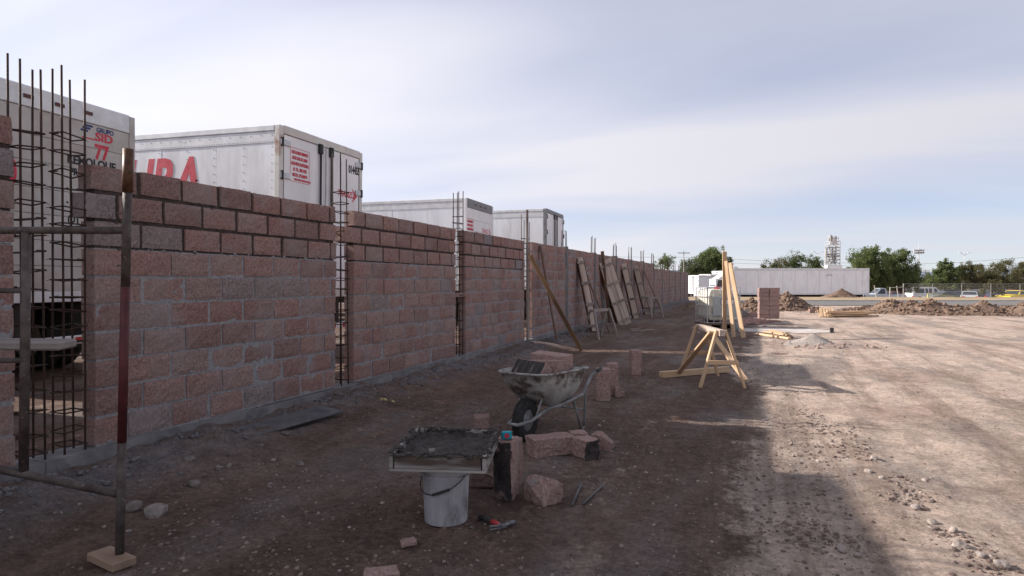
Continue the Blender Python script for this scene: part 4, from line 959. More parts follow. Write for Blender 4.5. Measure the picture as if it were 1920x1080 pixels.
vs = [tilt(q) for s in secs for q in s]; fs = [tuple(range(n))[::-1]]
for k in range(len(secs) - 1):
    for i in range(n): fs.append((k * n + i, k * n + (i + 1) % n, (k + 1) * n + (i + 1) % n, (k + 1) * n + i))
tub.add(vs, fs)
tb = tub.build('tub', M_BARROW, WB, True)
so = tb.modifiers.new('sheet', 'SOLIDIFY'); so.thickness = 0.004
rim_pts = [tilt(q) for q in secs[-1]]
MB().path(rim_pts + [rim_pts[0]], 0.010, 7).build('tub_rim', M_BARROW, tb, True)
for s in (-1, 1):
    MB().path([Vector((-0.225, s * 0.055, 0.19)), Vector((-0.02, s * 0.085, 0.20)), Vector((0.18, s * 0.13, 0.27)), Vector((0.34, s * 0.20, 0.29)), Vector((0.62, s * 0.30, 0.36)), Vector((0.86, s * 0.29, 0.515)), Vector((1.08, s * 0.30, 0.56))], 0.0155, 10).build('frame_tube', M_BFRAME, WB, True)
    MB().tube((0.96, s * 0.295, 0.537), (1.09, s * 0.30, 0.563), 0.019, n=10).build('grip', M_GASK, WB, True)
    MB().path([Vector((0.50, s * 0.24, 0.375)), Vector((0.66, s * 0.27, 0.012)), Vector((0.73, s * 0.27, 0.012)), Vector((0.74, s * 0.285, 0.45))], 0.0125, 8).build('leg', M_BFRAME, WB, True)
    MB().box(-0.02, 0.02, s * 0.062 - 0.006, s * 0.062 + 0.006, 0.165, 0.215).build('axle_plate', M_BFRAME, WB)
MB().tube((-0.225, -0.057, 0.19), (-0.225, 0.057, 0.19), 0.0155, n=10).build('nose_bar', M_BFRAME, WB, True)
MB().tube((0, -0.075, 0.19), (0, 0.075, 0.19), 0.012, n=10).build('axle', M_BFRAME, WB, True)
MB().tube((0.695, -0.27, 0.2), (0.695, 0.27, 0.2), 0.009, n=8).build('leg_brace', M_BFRAME, WB, True)
for s in (-1, 1): MB().tube((0.03, s * 0.09, 0.21), (0.12, s * 0.12, 0.40), 0.010, n=8).build('tub_stay', M_BFRAME, WB, True)
WM = Matrix.Translation(wp) @ Matrix.Rotation(ev, 4, 'Z')
def in_barrow(name, label, lp, dims, rot, seed, **k):
    o = obj(name, rough_box_mesh(name, *dims, seed, 4, 0.004, k.get('cut'), M_PINKB, k.get('m2'), k.get('side')), None, None, WM @ Vector(lp)); o.rotation_euler = (rot[0], rot[1], ev + rot[2]); tag(o, label, 'block'); return o
in_barrow('block', 'black-striped block tilted in the front of the wheelbarrow', (0.10, 0.05, 0.53), (0.12, 0.36, 0.20), (rad(2), rad(40), rad(-10)), 21, m2=mat('striped_tar', (0.02, 0.018, 0.018), (0.055, 0.048, 0.045), 12, 0.85, 0.7, 60, c3=(0.33, 0.24, 0.21), s3=9, p3=(0.56, 0.62), stretch=(1, 1.6, 0.12)), side=(-1, 0, 0))
in_barrow('block', 'pink block lying across the wheelbarrow load, nearer the wheel', (0.37, -0.01, 0.555), (0.19, 0.39, 0.15), (rad(-3), rad(4), rad(3)), 22)
in_barrow('block', 'pink block lying at the back of the wheelbarrow load', (0.575, 0.02, 0.60), (0.19, 0.39, 0.15), (rad(2), rad(-2), rad(-2)), 23)
in_barrow('block', 'pink block buried at the bottom of the wheelbarrow load', (0.42, 0.0, 0.40), (0.3, 0.36, 0.15), (0, 0, 0.05), 24)

# ------------------------------------------------------------------ loose stones
STONES = [(533, 834, .062), (562, 876, .05), (355, 891, .055), (408, 896, .05), (362, 924, .075), (428, 890, .035), (428, 876, .035), (590, 792, .045), (604, 786, .06), (512, 872, .04), (490, 856, .03), (262, 927, .03), (250, 968, .08), (290, 972, .10), (185, 948, .05), (505, 913, .022), (240, 1002, .03),
          (780, 765, .035), (660, 745, .06), (688, 730, .05), (700, 760, .04), (705, 738, .045), (628, 770, .04), (583, 770, .05), (738, 732, .03), (818, 786, .035), (890, 758, .045), (856, 748, .03), (886, 987, .02), (940, 857, .02), (1212, 884, .025), (1124, 800, .03), (1132, 792, .03),
          (1640, 866, .05), (1630, 891, .045), (1655, 902, .035), (1560, 832, .03), (1735, 906, .03), (1805, 1030, .055), (1720, 957, .05), (1750, 985, .045), (1592, 865, .03), (1485, 836, .03), (1488, 857, .028), (1790, 1000, .04), (1880, 1062, .06), (1840, 1045, .04), (1412, 972, .03), (1580, 1035, .05), (1610, 1045, .04), (1535, 868, .03)]
for i, (x, y, r) in enumerate(STONES):
    q = gpt(x, y); r *= 0.62
    m = MB(); 
    bm = bmesh.new(); bmesh.ops.create_icosphere(bm, subdivisions=2, radius=r); rr = random.Random(i); sx, sy, sz = rr.uniform(0.8, 1.3), rr.uniform(0.75, 1.1), rr.uniform(0.55, 0.85)
    sd = Vector((i * 3.3, 0, i * 1.7))
    for vv in bm.verts:
        k = 1 + 0.5 * noise.noise(vv.co / r * 0.9 + sd) + 0.2 * noise.noise(vv.co / r * 2.5 + sd); vv.co = Vector((vv.co.x * sx, vv.co.y * sy, vv.co.z * sz)) * k
    me = bpy.data.meshes.new('stone'); bm.to_mesh(me); bm.free()
    if i % 4 == 0: me.polygons.foreach_set('use_smooth', [True] * len(me.polygons))
    o = obj('stone', me, M_ROCK if x < 960 else M_ROCKP, None, (q.x, q.y, q.z + r * sz * 0.45)); o.rotation_euler = (0, 0, rr.uniform(0, 6))
    if x < 960: tag(o, 'grey fist-sized stone lying in the shaded dirt towards the block wall', 'stone', 'stones near the block wall')
    else: tag(o, 'pale stone lying on the trodden yard away from the wall', 'stone', 'stones on the open yard')
# gravel and crumbs scattered over the yard
gv = MB(); rr = random.Random(9)
GBAND = [((1640, 890), (1890, 1075), 0.10), ((1500, 770), (1640, 890), 0.22), ((1350, 690), (1430, 740), 0.40), ((1450, 950), (1560, 1040), 0.16)]
for k in range(34000):
    u = rr.random()
    big = 1.0
    if u < 0.15:
        w = rr.random(); q = rr.choice(GBAND); a_, b_ = ground_at(*q[0]), ground_at(*q[1]); x = a_[0] + (b_[0] - a_[0]) * w + rr.gauss(0, q[2]); y = a_[1] + (b_[1] - a_[1]) * w + rr.gauss(0, q[2]); big = 1.25
        if noise.noise(Vector((x * 3.1, y * 3.1, 7))) < -0.1: continue
    elif u < 0.82: y = 2.0 + 9 * rr.random() ** 1.4; x = rr.uniform(-4.3, 0.6)
    else: y = 2.5 + 20 * rr.random() ** 1.5; x = rr.uniform(-4, 9)
    if noise.noise(Vector((x * 0.9, y * 0.7, 4))) < -0.12 + 0.25 * rr.random() and rr.random() < 0.75: continue
    r = (0.003 + 0.014 * rr.random() ** 4.5) * big
    gv.rock((x, y, gz(x, y) + (fine(x, y) if -x * SN + y * CS < 14 else 0) + r * 0.05), r, k)
def gravel_mat():
    m, n, l, b = new_mat('yard_gravel'); b.inputs['Roughness'].default_value = 1.0
    at = n.new('ShaderNodeAttribute'); at.attribute_name = 'tint'; r = n.new('ShaderNodeValToRGB'); e = r.color_ramp.elements
    e[0].color = (0.09, 0.062, 0.052, 1); e[1].color = (0.30, 0.25, 0.22, 1); q = e.new(0.6); q.color = (0.155, 0.107, 0.088, 1); q = e.new(0.9); q.color = (0.215, 0.168, 0.145, 1)
    l.new(at.outputs['Fac'], r.inputs[0]); l.new(r.outputs[0], b.inputs['Base Color']); return m
M_GRAV = gravel_mat()
kind(tag(gv.build('gravel', M_GRAV, None, tint=True), 'scattered gravel and crumbs on the packed earth yard', 'gravel'), 'stuff')
ct = gpt(722, 770)
tg = MB()
for i in range(7): tg.box(-0.02, 0.02, -0.012, 0.012, -0.001, 0.001, 0, Matrix.Translation((i * 0.035 - 0.1, 0.02 * math.sin(i * 2.0), 0.02 + 0.012 * math.sin(i * 3))) @ Euler((0.4 * math.sin(i), 0.5 * math.cos(i * 2), 0.5 * math.sin(i * 1.7))).to_matrix().to_4x4())
tag(tg.build('yellow_scrap', mat('yellow_plastic', (0.40, 0.34, 0.12), (0.5, 0.44, 0.2), 20, 0.6), None, False, ct), 'crumpled yellow plastic tape scrap on dirt near wall', 'scrap')

# ------------------------------------------------------------------ tank, block stack, heaps on the yard
q = VW(7.55, 20.9); q = at_depth(1345, 529, 20.8); g = gz(q.x, q.y)
IB = thing('ibc_tank', 'yellowed plastic tank in a steel cage on a pallet', 'tank', (q.x, q.y, g), TH + rad(2))
bt = MB(); prof = [(-0.46, 0.32), (-0.46, 0.95), (-0.42, 1.16), (-0.34, 1.23), (0.34, 1.23), (0.42, 1.16), (0.46, 0.95), (0.46, 0.32), (0.40, 0.25), (-0.40, 0.25)]
bt.prism(prof, -0.50, 0.50); o = bt.build('bottle', M_IBC, IB); bv = o.modifiers.new('round', 'BEVEL'); bv.width = 0.06; bv.segments = 3
MB().lathe([(0.0, 1.31), (0.11, 1.31), (0.11, 1.2301), (0.0, 1.2301)], 20).build('lid', mat('red_cap', (0.40, 0.03, 0.05), None, 1, 0.5), IB)
for s in (-1, 1):
    for i in range(6):
        x = -0.5 + i * 0.2
        MB().tube((x, s * 0.55, 0.16), (x, s * 0.55, 1.28), 0.012, n=6).build('cage_bar', M_STEEL, IB)
        MB().tube((s * 0.52, -0.55 + i * 0.22, 0.16), (s * 0.52, -0.55 + i * 0.22, 1.28), 0.012, n=6).build('cage_bar', M_STEEL, IB)
for z in (0.18, 0.42, 0.72, 1.0, 1.28):
    m = MB()
    for a, b in (((-0.53, -0.565), (0.53, -0.565)), ((0.53, -0.565), (0.53, 0.565)), ((0.53, 0.565), (-0.53, 0.565)), ((-0.53, 0.565), (-0.53, -0.565))): m.tube((*a, z), (*b, z), 0.013, n=6)
    m.build('cage_ring', M_STEEL, IB)
pl_ = MB().box(-0.34, 0.38, -0.592, -0.582, 0.40, 1.0, 0.003).build('sign_plate', M_IBCSIGN, IB)
MB().box(-0.10, 0.32, -0.597, -0.593, 0.74, 0.93).build('label_panel', M_GASK, pl_)
text('lettering', 'MH', 0.19, (0.11, -0.5985, 0.765), NEAR, M_WHITE, pl_, bold=0.012, align='CENTER', sx=1.35)
for s in (-1, 0, 1): MB().box(s * 0.44 - 0.07, s * 0.44 + 0.07, -0.55, 0.55, 0.0, 0.11, 0.004).build('pallet_skid', M_OLDW, IB)
MB().box(-0.54, 0.54, -0.57, 0.57, 0.112, 0.155, 0.004).build('pallet_deck', M_DARKW, IB)
def gp(px, py): x, y = ground_at(px, py); return Vector((x, y, gz(x, y)))
for i, (x, y, w, rz) in enumerate(((1317, 613, 0.2, 0.1), (1332, 612, 0.36, 0.0), (1353, 612, 0.34, -0.1))):
    block('block', 'loose %s block lying on dirt in front of the caged tank' % ('small pale', 'pink upright-edged', 'grey-pink long')[i], x, y, (w, 0.15, 0.19 if i != 1 else 0.3), TH + rz, 30 + i, cuts=2)
bq = at_depth(1378, 626, 19.6)
b2 = thing('white_bucket', 'small pale bucket standing behind the board tripod', 'bucket', (bq.x, bq.y, gz(bq.x, bq.y)))
MB().lathe([(0.0, 0.0), (0.12, 0.0), (0.14, 0.34), (0.15, 0.345), (0.15, 0.36), (0.13, 0.36), (0.115, 0.01), (0.0, 0.01)], 20).build('shell', mat('pale_bucket', (0.40, 0.41, 0.43), (0.48, 0.49, 0.5), 8, 0.5), b2, True)
MB().path([Vector((0.15 * math.cos(rad(a)), 0.15 * math.sin(rad(a)), 0.34 - 0.1 * abs(math.sin(rad(a))))) for a in range(180, 361, 20)], 0.004, 5).build('handle', M_STEEL, b2)

# stack of new blocks: every block its own object
sq = at_depth(1441, 529, 25.6); sg = gz(sq.x, sq.y); rr = random.Random(2)
SB = [rough_box_mesh('block', 0.392, 0.195, 0.17, 60 + i, 2, 0.0025, None, M_PINKB) for i in range(2)] + [rough_box_mesh('block', 0.392, 0.195, 0.17, 70 + i, 4, 0.010, None, M_PINKB) for i in range(2)]
nm = ['bottom', 'second', 'third', 'fourth', 'fifth', 'sixth', 'top']
for c in range(7):
    for k in range(2):
        p = Vector((sq.x, sq.y, 0)) + Matrix.Rotation(TH, 3, 'Z') @ Vector(((k - 0.5) * 0.405 + rr.uniform(-0.012, 0.012), rr.uniform(-0.015, 0.015), 0))
        o = obj('block', SB[2 + rr.randint(0, 1)] if (c, k) in ((5, 0), (4, 1), (3, 1), (1, 0), (0, 1)) else SB[rr.randint(0, 1)], None, None, (p.x, p.y, sg + c * 0.1745)); o.rotation_euler = (0, 0, TH + rr.uniform(-0.02, 0.02))
        tag(o, '%s pink block of the free-standing block stack, on its %s side' % (nm[c], 'shaded tank' if k == 0 else 'sunny open'), 'block', 'blocks of the free-standing stack')

def mound(name, label, c, rx, ry, h, rz, seed, m, bump=0.12, clods=0, csize=0.08, cat='dirt pile', n=46, sharp=1.3, cm=None):
    """heap with its own clods; c is its plan centre"""
    vs = []; fs = []; cx, cy = c[0], c[1]; sd = Vector((seed * 5.1, seed * 2.3, seed)); base = gz(cx, cy)
    def hz(u, v):
        e = math.sqrt(u * u + v * v); e *= 1 + 0.35 * noise.noise(Vector((u * 1.5, v * 1.5, 0)) + sd)
        k = max(0.0, 1 - e); k = k ** sharp * 1.0 if sharp != 1 else k
        x, y = u * rx, v * ry
        b = noise.noise(Vector((x * 1.4, y * 1.4, 1)) + sd) * 0.9 + noise.noise(Vector((x * 4.5, y * 4.5, 2)) + sd) * 0.5 + noise.noise(Vector((x * 11, y * 11, 3)) + sd) * 0.25
        return h * k * 1.15 + bump * b * min(1.0, k * 4) if k > 0 else -0.02
    for j in range(n + 1):
        for i in range(n + 1):
            u = -1.35 + 2.7 * i / n; v = -1.35 + 2.7 * j / n; vs.append((u * rx, v * ry, hz(u, v)))
    fs = [(j * (n + 1) + i, j * (n + 1) + i + 1, (j + 1) * (n + 1) + i + 1, (j + 1) * (n + 1) + i) for j in range(n) for i in range(n)]
    fs = [f for f in fs if max(vs[i][2] for i in f) > -0.015]
    t = thing(name, label, cat, (cx, cy, base), rz)
    MB().add(vs, fs).build('heap', m, t)
    if clods:
        cl = MB(); rr = random.Random(seed)
        for k in range(clods):
            a = rr.uniform(0, 6.283); e = rr.random() ** 0.6 * 1.12; u, v = e * math.cos(a), e * math.sin(a); r = csize * (0.25 + rr.random() ** 3)
            cl.rock((u * rx, v * ry, max(0, hz(u, v)) + r * 0.25), r, k + seed * 1000, (1, 1, 0.85))
        kind(cl.build('clods', cm or m, t), 'stuff')
    return t
def vwpx(px, d): q = at_depth(px, HOR, d); return (q.x, q.y)
mound('dirt_pile', 'brown dug earth heap right behind the block stack', vwpx(1475, 33.5), 1.75, 1.3, 0.80, TH, 3, M_DIRT, 0.10, 700, 0.10)
mound('dirt_pile', 'low lumpy earth heap left of the block stack', vwpx(1408, 32.5), 0.75, 0.9, 0.58, TH, 4, M_DIRT, 0.08, 260, 0.09)
mound('dirt_pile', 'dark shaded earth ridge between wall end and the caged tank', vwpx(1352, 35), 3.4, 1.6, 0.55, TH, 5, M_DIRT, 0.06, 300, 0.08)
mound('dirt_pile', 'smooth brown earth cone in front of the long trailer', vwpx(1578, 57), 1.95, 1.2, 0.8, TH, 6, M_DIRT, 0.05, 80, 0.06)
# long berm, in heaps that run together
for i, (px, d, rx, ry, h) in enumerate(((1672, 30.6, 1.3, 1.3, 0.88), (1712, 30.0, 1.2, 1.2, 0.82), (1745, 29.4, 1.35, 1.2, 0.86), (1795, 29.2, 1.3, 1.1, 0.60), (1840, 29.0, 1.4, 1.2, 0.80), (1885, 28.8, 1.1, 1.0, 0.50), (1928, 28.4, 1.4, 1.2, 0.78), (1625, 31.2, 1.5, 1.0, 0.42))):
    mound('dirt_pile', 'lumpy brown heap of the long earth berm, %s heap past the timber pile' % ordn[(i + 1) % 8], vwpx(px, d), rx * 1.35, ry, h * 0.66, TH, 10 + i, M_DIRT, 0.08, 420, 0.085)
mound('sand_heap', 'small grey sand heap beside the dark stacked boards', vwpx(1525, 15.1), 0.62, 0.55, 0.24, TH, 30, M_SAND, 0.015, 60, 0.03, 'sand heap')
mound('sand_heap', 'flat spread of reddish sand clods beside the grey sand heap', vwpx(1570, 14.4), 0.95, 0.4, 0.05, TH, 31, mat('red_sand', (0.24, 0.175, 0.145), (0.34, 0.26, 0.22), 6, 1, 0.8, 30), 0.02, 90, 0.045, 'sand heap')
# lime-white strip of dust on the ground
lm = []; lf = []; n = 40
for i in range(n + 1):
    u = i / n; px = 1385 + 180 * u; w = 0.85 * math.sin(math.pi * min(1, 0.08 + u * 0.9)) ** 0.5
    for s in (-1, 1):
        d = 19.6 - 0.7 * u + s * w * (1 + 0.4 * noise.noise(Vector((u * 9, s, 0)))); x, y = vwpx(px, d); lm.append((x, y, gz(x, y) + 0.012))
for i in range(n): lf.append((2 * i, 2 * i + 2, 2 * i + 3, 2 * i + 1))
me = bpy.data.meshes.new('lime_patch'); me.from_pydata(lm, [], lf); me.update(); kind(tag(obj('lime_patch', me, M_LIME), 'white strip of lime dust on the earth past the dark boards', 'lime dust'), 'stuff')
q = gp(1560, 624)
pst = MB().box(-0.05, 0.05, -0.05, 0.05, 0, 0.14, 0.01).build('dark_peg', M_CHAS, None, False, q); tag(pst, 'short dark peg standing at the end of the lime strip', 'peg')
rbl = MB(); rr = random.Random(31)
for k in range(320):
    px = rr.gauss(1405, 18); d = rr.gauss(23.5, 0.9); x, y = vwpx(px, d); r = 0.03 + 0.10 * rr.random() ** 3; rbl.rock((x, y, gz(x, y) + r * 0.3), r, k, (1.2, 1, 0.7))
kind(tag(rbl.build('block_rubble', M_REDSTONE), 'scatter of broken pink block rubble between tank and block stack', 'rubble'), 'stuff')
block('block', 'pink block lying flat in rubble left of the block stack', 1412, 594, (0.4, 0.2, 0.2), TH + 0.1, 41, cuts=2)
block('broken_block', 'pale broken slab on top of the rubble beside the tank', 1398, 593, (0.3, 0.25, 0.26), TH + 0.5, 42, cuts=2, m=M_SAND, amp=0.02)
# dark stacked boards on the ground
for i in range(6):
    a = gp(1421 + i * 6, 628 - i * 0.9); b = gp(1481 - i * 1.5 + (i % 2) * 5, 637 - i * 1.6); z = 0.03 + (0.045 if i in (2, 4) else 0)
    o = beam('loose_board', a + Vector((0, 0, z)), b + Vector((0, 0, z)), 0.09, 0.045, M_DARKW if i % 2 else M_PINE); tag(o, 'board on the ground by the sand heap, %s of the stacked bunch' % ordn[i], 'board', 'boards by the sand heap')
# timber pile with leaning planks
tp0 = vwpx(1578, 27.2); rr = random.Random(8); Rt = Matrix.Rotation(TH, 3, 'Z')
for k in range(26):
    row = k // 9; u = rr.uniform(-0.35, 0.35); yy = -0.42 + (k % 9) * 0.105; z = 0.045 + row * 0.075 + rr.uniform(0, 0.02); ang = rr.gauss(0, 0.07 + 0.05 * row); hl = rr.uniform(0.75, 1.0)
    c = Vector((tp0[0], tp0[1], gz(*tp0))) + Rt @ Vector((u + 0.15, yy, z)); dv = Rt @ Vector((math.cos(ang), math.sin(ang), rr.uniform(-0.02, 0.035))) * hl
    o = beam('pile_timber', c - dv, c + dv, 0.085, 0.055, M_PINE); tag(o, 'yellow pine timber lying in the low jumbled timber pile', 'timber', 'timbers of the low pile')
for k in range(5):
    c = Vector((tp0[0], tp0[1], gz(*tp0))) + Rt @ Vector((-1.12 + k * 0.115, -0.62, 0.03)); e = Vector((tp0[0], tp0[1], gz(*tp0))) + Rt @ Vector((-0.86 + k * 0.115, 0.05, 0.36))
    o = beam('pile_plank', c, e, 0.108, 0.025, M_PINE, None, (0, 0, 1)); tag(o, 'pale plank sloping against the end of the timber pile', 'plank', 'planks sloping on the pile')
block('block', 'pink block at the end of the timber pile', 1523, 587, (0.3, 0.2, 0.19), TH, 44, cuts=2)

# ------------------------------------------------------------------ far side of the yard: trailers and truck
GZF = gz(*vwpx(1500, 74))
ft = at_depth(1620, HOR, 74.0)
FT = trailer('very long pale grey semi-trailer with black wheels across the road', (ft.x, ft.y + 0.6, GZF), TH, Ln=15.3, H=4.12, side=M_TRW, simple=False, panel_w=1.3, style='doors', seams=True)
axle_wheels(FT, (-5.0, -11.2, -12.6), (-1.13,))
text('lettering', 'LMTS', 0.22, (-4.9, -1.2835, 3.25), NEAR, M_BLK, FT, sx=1.4)
# tractor unit: nose to the left
tk = at_depth(1372, HOR, 74.0)
TK = thing('truck', 'white conventional truck tractor in front of the long grey trailer', 'truck', (tk.x, tk.y, GZF), TH)
WT_ = paint('truck_white', (0.72, 0.72, 0.72)); RD_ = paint('truck_red', (0.35, 0.03, 0.04))
MB().prism([(-0.4, 1.3), (-0.4, 3.75), (-0.75, 3.75), (-1.9, 2.95), (-2.2, 2.9), (-2.2, 1.3)], -1.15, 1.15).build('cab', WT_, TK)
MB().prism([(-2.2, 1.0), (-2.2, 2.05), (-3.9, 1.75), (-4.05, 1.5), (-4.05, 0.9)], -0.95, 0.95).build('hood', WT_, TK)
MB().prism([(-2.21, 2.1), (-2.16, 2.85), (-2.05, 2.85), (-2.10, 2.1)], -1.0, 1.0).build('windscreen', M_GLASS, TK)
for s in (-1, 1):
    y0, y1 = sorted((s * 1.151, s * 1.165))
    MB().prism([(-2.05, 2.05), (-1.95, 2.78), (-1.35, 2.78), (-1.35, 2.05)], y0, y1).build('side_window', M_GLASS, TK)
    MB().prism([(-1.22, 2.15), (-1.22, 2.7), (-0.75, 2.7), (-0.75, 2.15)], y0, y1).build('side_window', M_GLASS, TK)
    MB().box(-2.2, -0.4, min(s * 1.151, s * 1.17), max(s * 1.151, s * 1.17), 1.55, 1.8).build('stripe', RD_, TK)
    MB().box(-3.9, -3.0, min(s * 0.951, s * 1.15), max(s * 0.951, s * 1.15), 1.05, 1.25, 0.03).build('fender', WT_, TK)
MB().box(-4.1, 2.2, -0.45, 0.45, 0.75, 1.0).build('chassis_beam', M_CHAS, TK); MB().box(-4.25, -4.06, -1.15, 1.15, 0.5, 0.85, 0.04).build('bumper', M_STEEL, TK)
axle_wheels(TK, (-3.45,), (-0.98, 0.98)); axle_wheels(TK, (0.6, 1.9), (-1.05, 1.05))
for i, (px, d, H, w, lab) in enumerate(((1299, 92, 3.7, 2.5, 'short white box trailer past the wall end, lit on its end'), (1321, 95, 3.95, 2.5, 'white box trailer with rust streaks behind the truck nose'), (1334, 97, 4.0, 2.5, 'white box trailer just behind the truck cab'), (1345, 101, 4.6, 2.6, 'taller white box trailer showing above the truck cab'))):
    q = at_depth(px, HOR, d); gq = gz(q.x, q.y)
    # turned so that the sunlit rear end faces left and the long side faces us
    tr_ = trailer(lab, (q.x, q.y, gq), TH + rad(180) + rad(24), Ln=6.5, wdt=w, H=H, simple=True, side=M_TRW, door=M_TRW, post=M_RUSTP if i == 1 else M_TRW, panel_w=2.0)

# ------------------------------------------------------------------ cars
def car(kind_, label, px, d, flip, c, Ln=4.4, H=1.45, yaw=0.0, cat='car'):
    q = at_depth(px, HOR, d); t = thing({'van': 'van', 'pickup': 'pickup_truck', 'suv': 'suv'}.get(kind_, 'car'), label, cat, (q.x, q.y, gz(q.x, q.y)), TH + yaw + (math.pi if flip else 0))
    hl = Ln / 2; w = 0.88 if kind_ == 'sedan' else 0.95
    if kind_ == 'sedan':
        body = [(-hl, 0.35), (-hl - 0.02, 0.72), (-hl + 0.25, 0.92), (-hl * 0.42, 0.98), (hl * 0.52, 0.95), (hl * 0.92, 0.80), (hl, 0.6), (hl, 0.32), (hl * 0.6, 0.24), (-hl * 0.8, 0.24)]
        green = [(-hl * 0.78, 0.94), (-hl * 0.40, H - 0.03), (-hl * 0.05, H), (hl * 0.14, H - 0.04), (hl * 0.50, 0.94)]
        wins = [[(-hl * 0.66, 0.98), (-hl * 0.38, H - 0.09), (-hl * 0.10, H - 0.07), (-hl * 0.10, 0.98)], [(-hl * 0.07, 0.98), (-hl * 0.07, H - 0.07), (hl * 0.12, H - 0.09), (hl * 0.40, 0.98)]]
    elif kind_ == 'suv':
        body = [(-hl, 0.4), (-hl, 0.95), (-hl + 0.1, 1.08), (hl * 0.45, 1.08), (hl * 0.92, 0.98), (hl, 0.75), (hl, 0.38), (hl * 0.6, 0.3), (-hl * 0.8, 0.3)]
        green = [(-hl + 0.08, 1.06), (-hl + 0.25, H - 0.04), (-hl * 0.2, H), (hl * 0.10, H - 0.05), (hl * 0.44, 1.06)]
        wins = [[(-hl * 0.86, 1.12), (-hl * 0.80, H - 0.1), (-hl * 0.42, H - 0.08), (-hl * 0.42, 1.12)], [(-hl * 0.38, 1.12), (-hl * 0.38, H - 0.08), (-hl * 0.04, H - 0.08), (-hl * 0.04, 1.12)], [(0, 1.12), (0, H - 0.09), (hl * 0.1, H - 0.11), (hl * 0.35, 1.12)]]
    elif kind_ == 'van':
        body = [(-hl, 0.4), (-hl, 1.12), (hl * 0.62, 1.12), (hl * 0.97, 0.95), (hl, 0.6), (hl, 0.36), (hl * 0.6, 0.3), (-hl * 0.85, 0.3)]
        green = [(-hl + 0.01, 1.10), (-hl + 0.12, H - 0.1), (-hl + 0.3, H), (hl * 0.30, H), (hl * 0.36, H - 0.05), (hl * 0.64, 1.10)]
        wins = [[(-hl * 0.84, 1.22), (-hl * 0.82, H - 0.22), (-hl * 0.34, H - 0.2), (-hl * 0.34, 1.22)], [(-hl * 0.28, 1.22), (-hl * 0.28, H - 0.2), (-hl * 0.12, H - 0.2), (-hl * 0.12, 1.22)], [(-hl * 0.07, 1.22), (-hl * 0.07, H - 0.2), (hl * 0.16, H - 0.2), (hl * 0.16, 1.22)], [(hl * 0.23, 1.2), (hl * 0.23, H - 0.18), (hl * 0.33, H - 0.2), (hl * 0.52, 1.2)]]
    else:
        body = [(-hl, 0.45), (-hl, 1.02), (-hl * 0.12, 1.02), (-hl * 0.12, 1.08), (hl * 0.42, 1.08), (hl * 0.93, 0.98), (hl, 0.75), (hl, 0.42), (hl * 0.6, 0.36), (-hl * 0.8, 0.36)]
        green = [(-hl * 0.14, 1.06), (-hl * 0.10, H - 0.05), (0, H), (hl * 0.16, H - 0.03), (hl * 0.40, 1.06)]
        wins = [[(-hl * 0.06, 1.12), (-hl * 0.05, H - 0.12), (hl * 0.12, H - 0.12), (hl * 0.30, 1.12)]]
    pm = c
    b = MB().prism(body, -w, w).build('body', pm, t); mod = b.modifiers.new('soft', 'BEVEL'); mod.width = 0.06; mod.segments = 2; mod.limit_method = 'ANGLE'; mod.angle_limit = rad(20)
    # cabin narrows towards the roof
    m = MB(); n = len(green); zt = max(z for _, z in green); zb = min(z for _, z in green)
    def yy(z): return (w - 0.04) - 0.14 * (z - zb) / (zt - zb)
    vs = [(x, -yy(z), z) for x, z in green] + [(x, yy(z), z) for x, z in green]
    m.add(vs, [tuple(range(n)), tuple(range(n, 2 * n))[::-1]] + [(i, n + i, n + (i + 1) % n, (i + 1) % n) for i in range(n)])
    m.build('cabin', pm, t)
    for s in (-1, 1):
        for wn in wins:
            k = len(wn); vs = [(x, s * (yy(z) - 0.01), z) for x, z in wn] + [(x, s * (yy(z) + 0.008), z) for x, z in wn]
            MB().add(vs, [tuple(range(k)), tuple(range(k, 2 * k))[::-1]] + [(i, k + i, k + (i + 1) % k, (i + 1) % k) for i in range(k)]).build('side_window', M_GLASS, t)
    for (xa, za), (xb, zb_), nm_ in ((green[0], green[1], 'rear_window'), (green[-1], green[-2], 'windscreen')):
        sg = -1 if nm_ == 'rear_window' else 1
        f0, f1 = 0.14, 0.92; A = (xa + (xb - xa) * f0, za + (zb_ - za) * f0); B = (xa + (xb - xa) * f1, za + (zb_ - za) * f1); e = 0.02 * sg
        vs = [(A[0] + e, -yy(A[1]) + 0.09, A[1] + 0.012), (A[0] + e, yy(A[1]) - 0.09, A[1] + 0.012), (B[0] + e, yy(B[1]) - 0.07, B[1] + 0.012), (B[0] + e, -yy(B[1]) + 0.07, B[1] + 0.012)]
        vs += [(x - 3 * e, y, z - 0.04) for x, y, z in vs]
        MB().add(vs, [(0, 1, 2, 3), (7, 6, 5, 4), (0, 4, 5, 1), (1, 5, 6, 2), (2, 6, 7, 3), (3, 7, 4, 0)]).build(nm_, M_GLASS, t)
    r = 0.31 if kind_ == 'sedan' else 0.37
    for sx in (-0.62, 0.64):
        for s in (-1, 1):
            wv = MB().lathe([(r * 0.6, -0.1), (r * 0.92, -0.1), (r, -0.06), (r, 0.06), (r * 0.92, 0.1), (r * 0.6, 0.1)], 18, Matrix.Translation((sx * hl, s * (w - 0.08), r)) @ Matrix.Rotation(rad(90), 4, 'X')).build('wheel', M_TYRE, t, True)
            MB().lathe([(0.0, -0.09), (r * 0.6, -0.06), (r * 0.6, 0.06), (0.0, 0.09)], 14, Matrix.Translation((sx * hl, s * (w - 0.08), r)) @ Matrix.Rotation(rad(90), 4, 'X')).build('rim', M_RIM, wv, True)
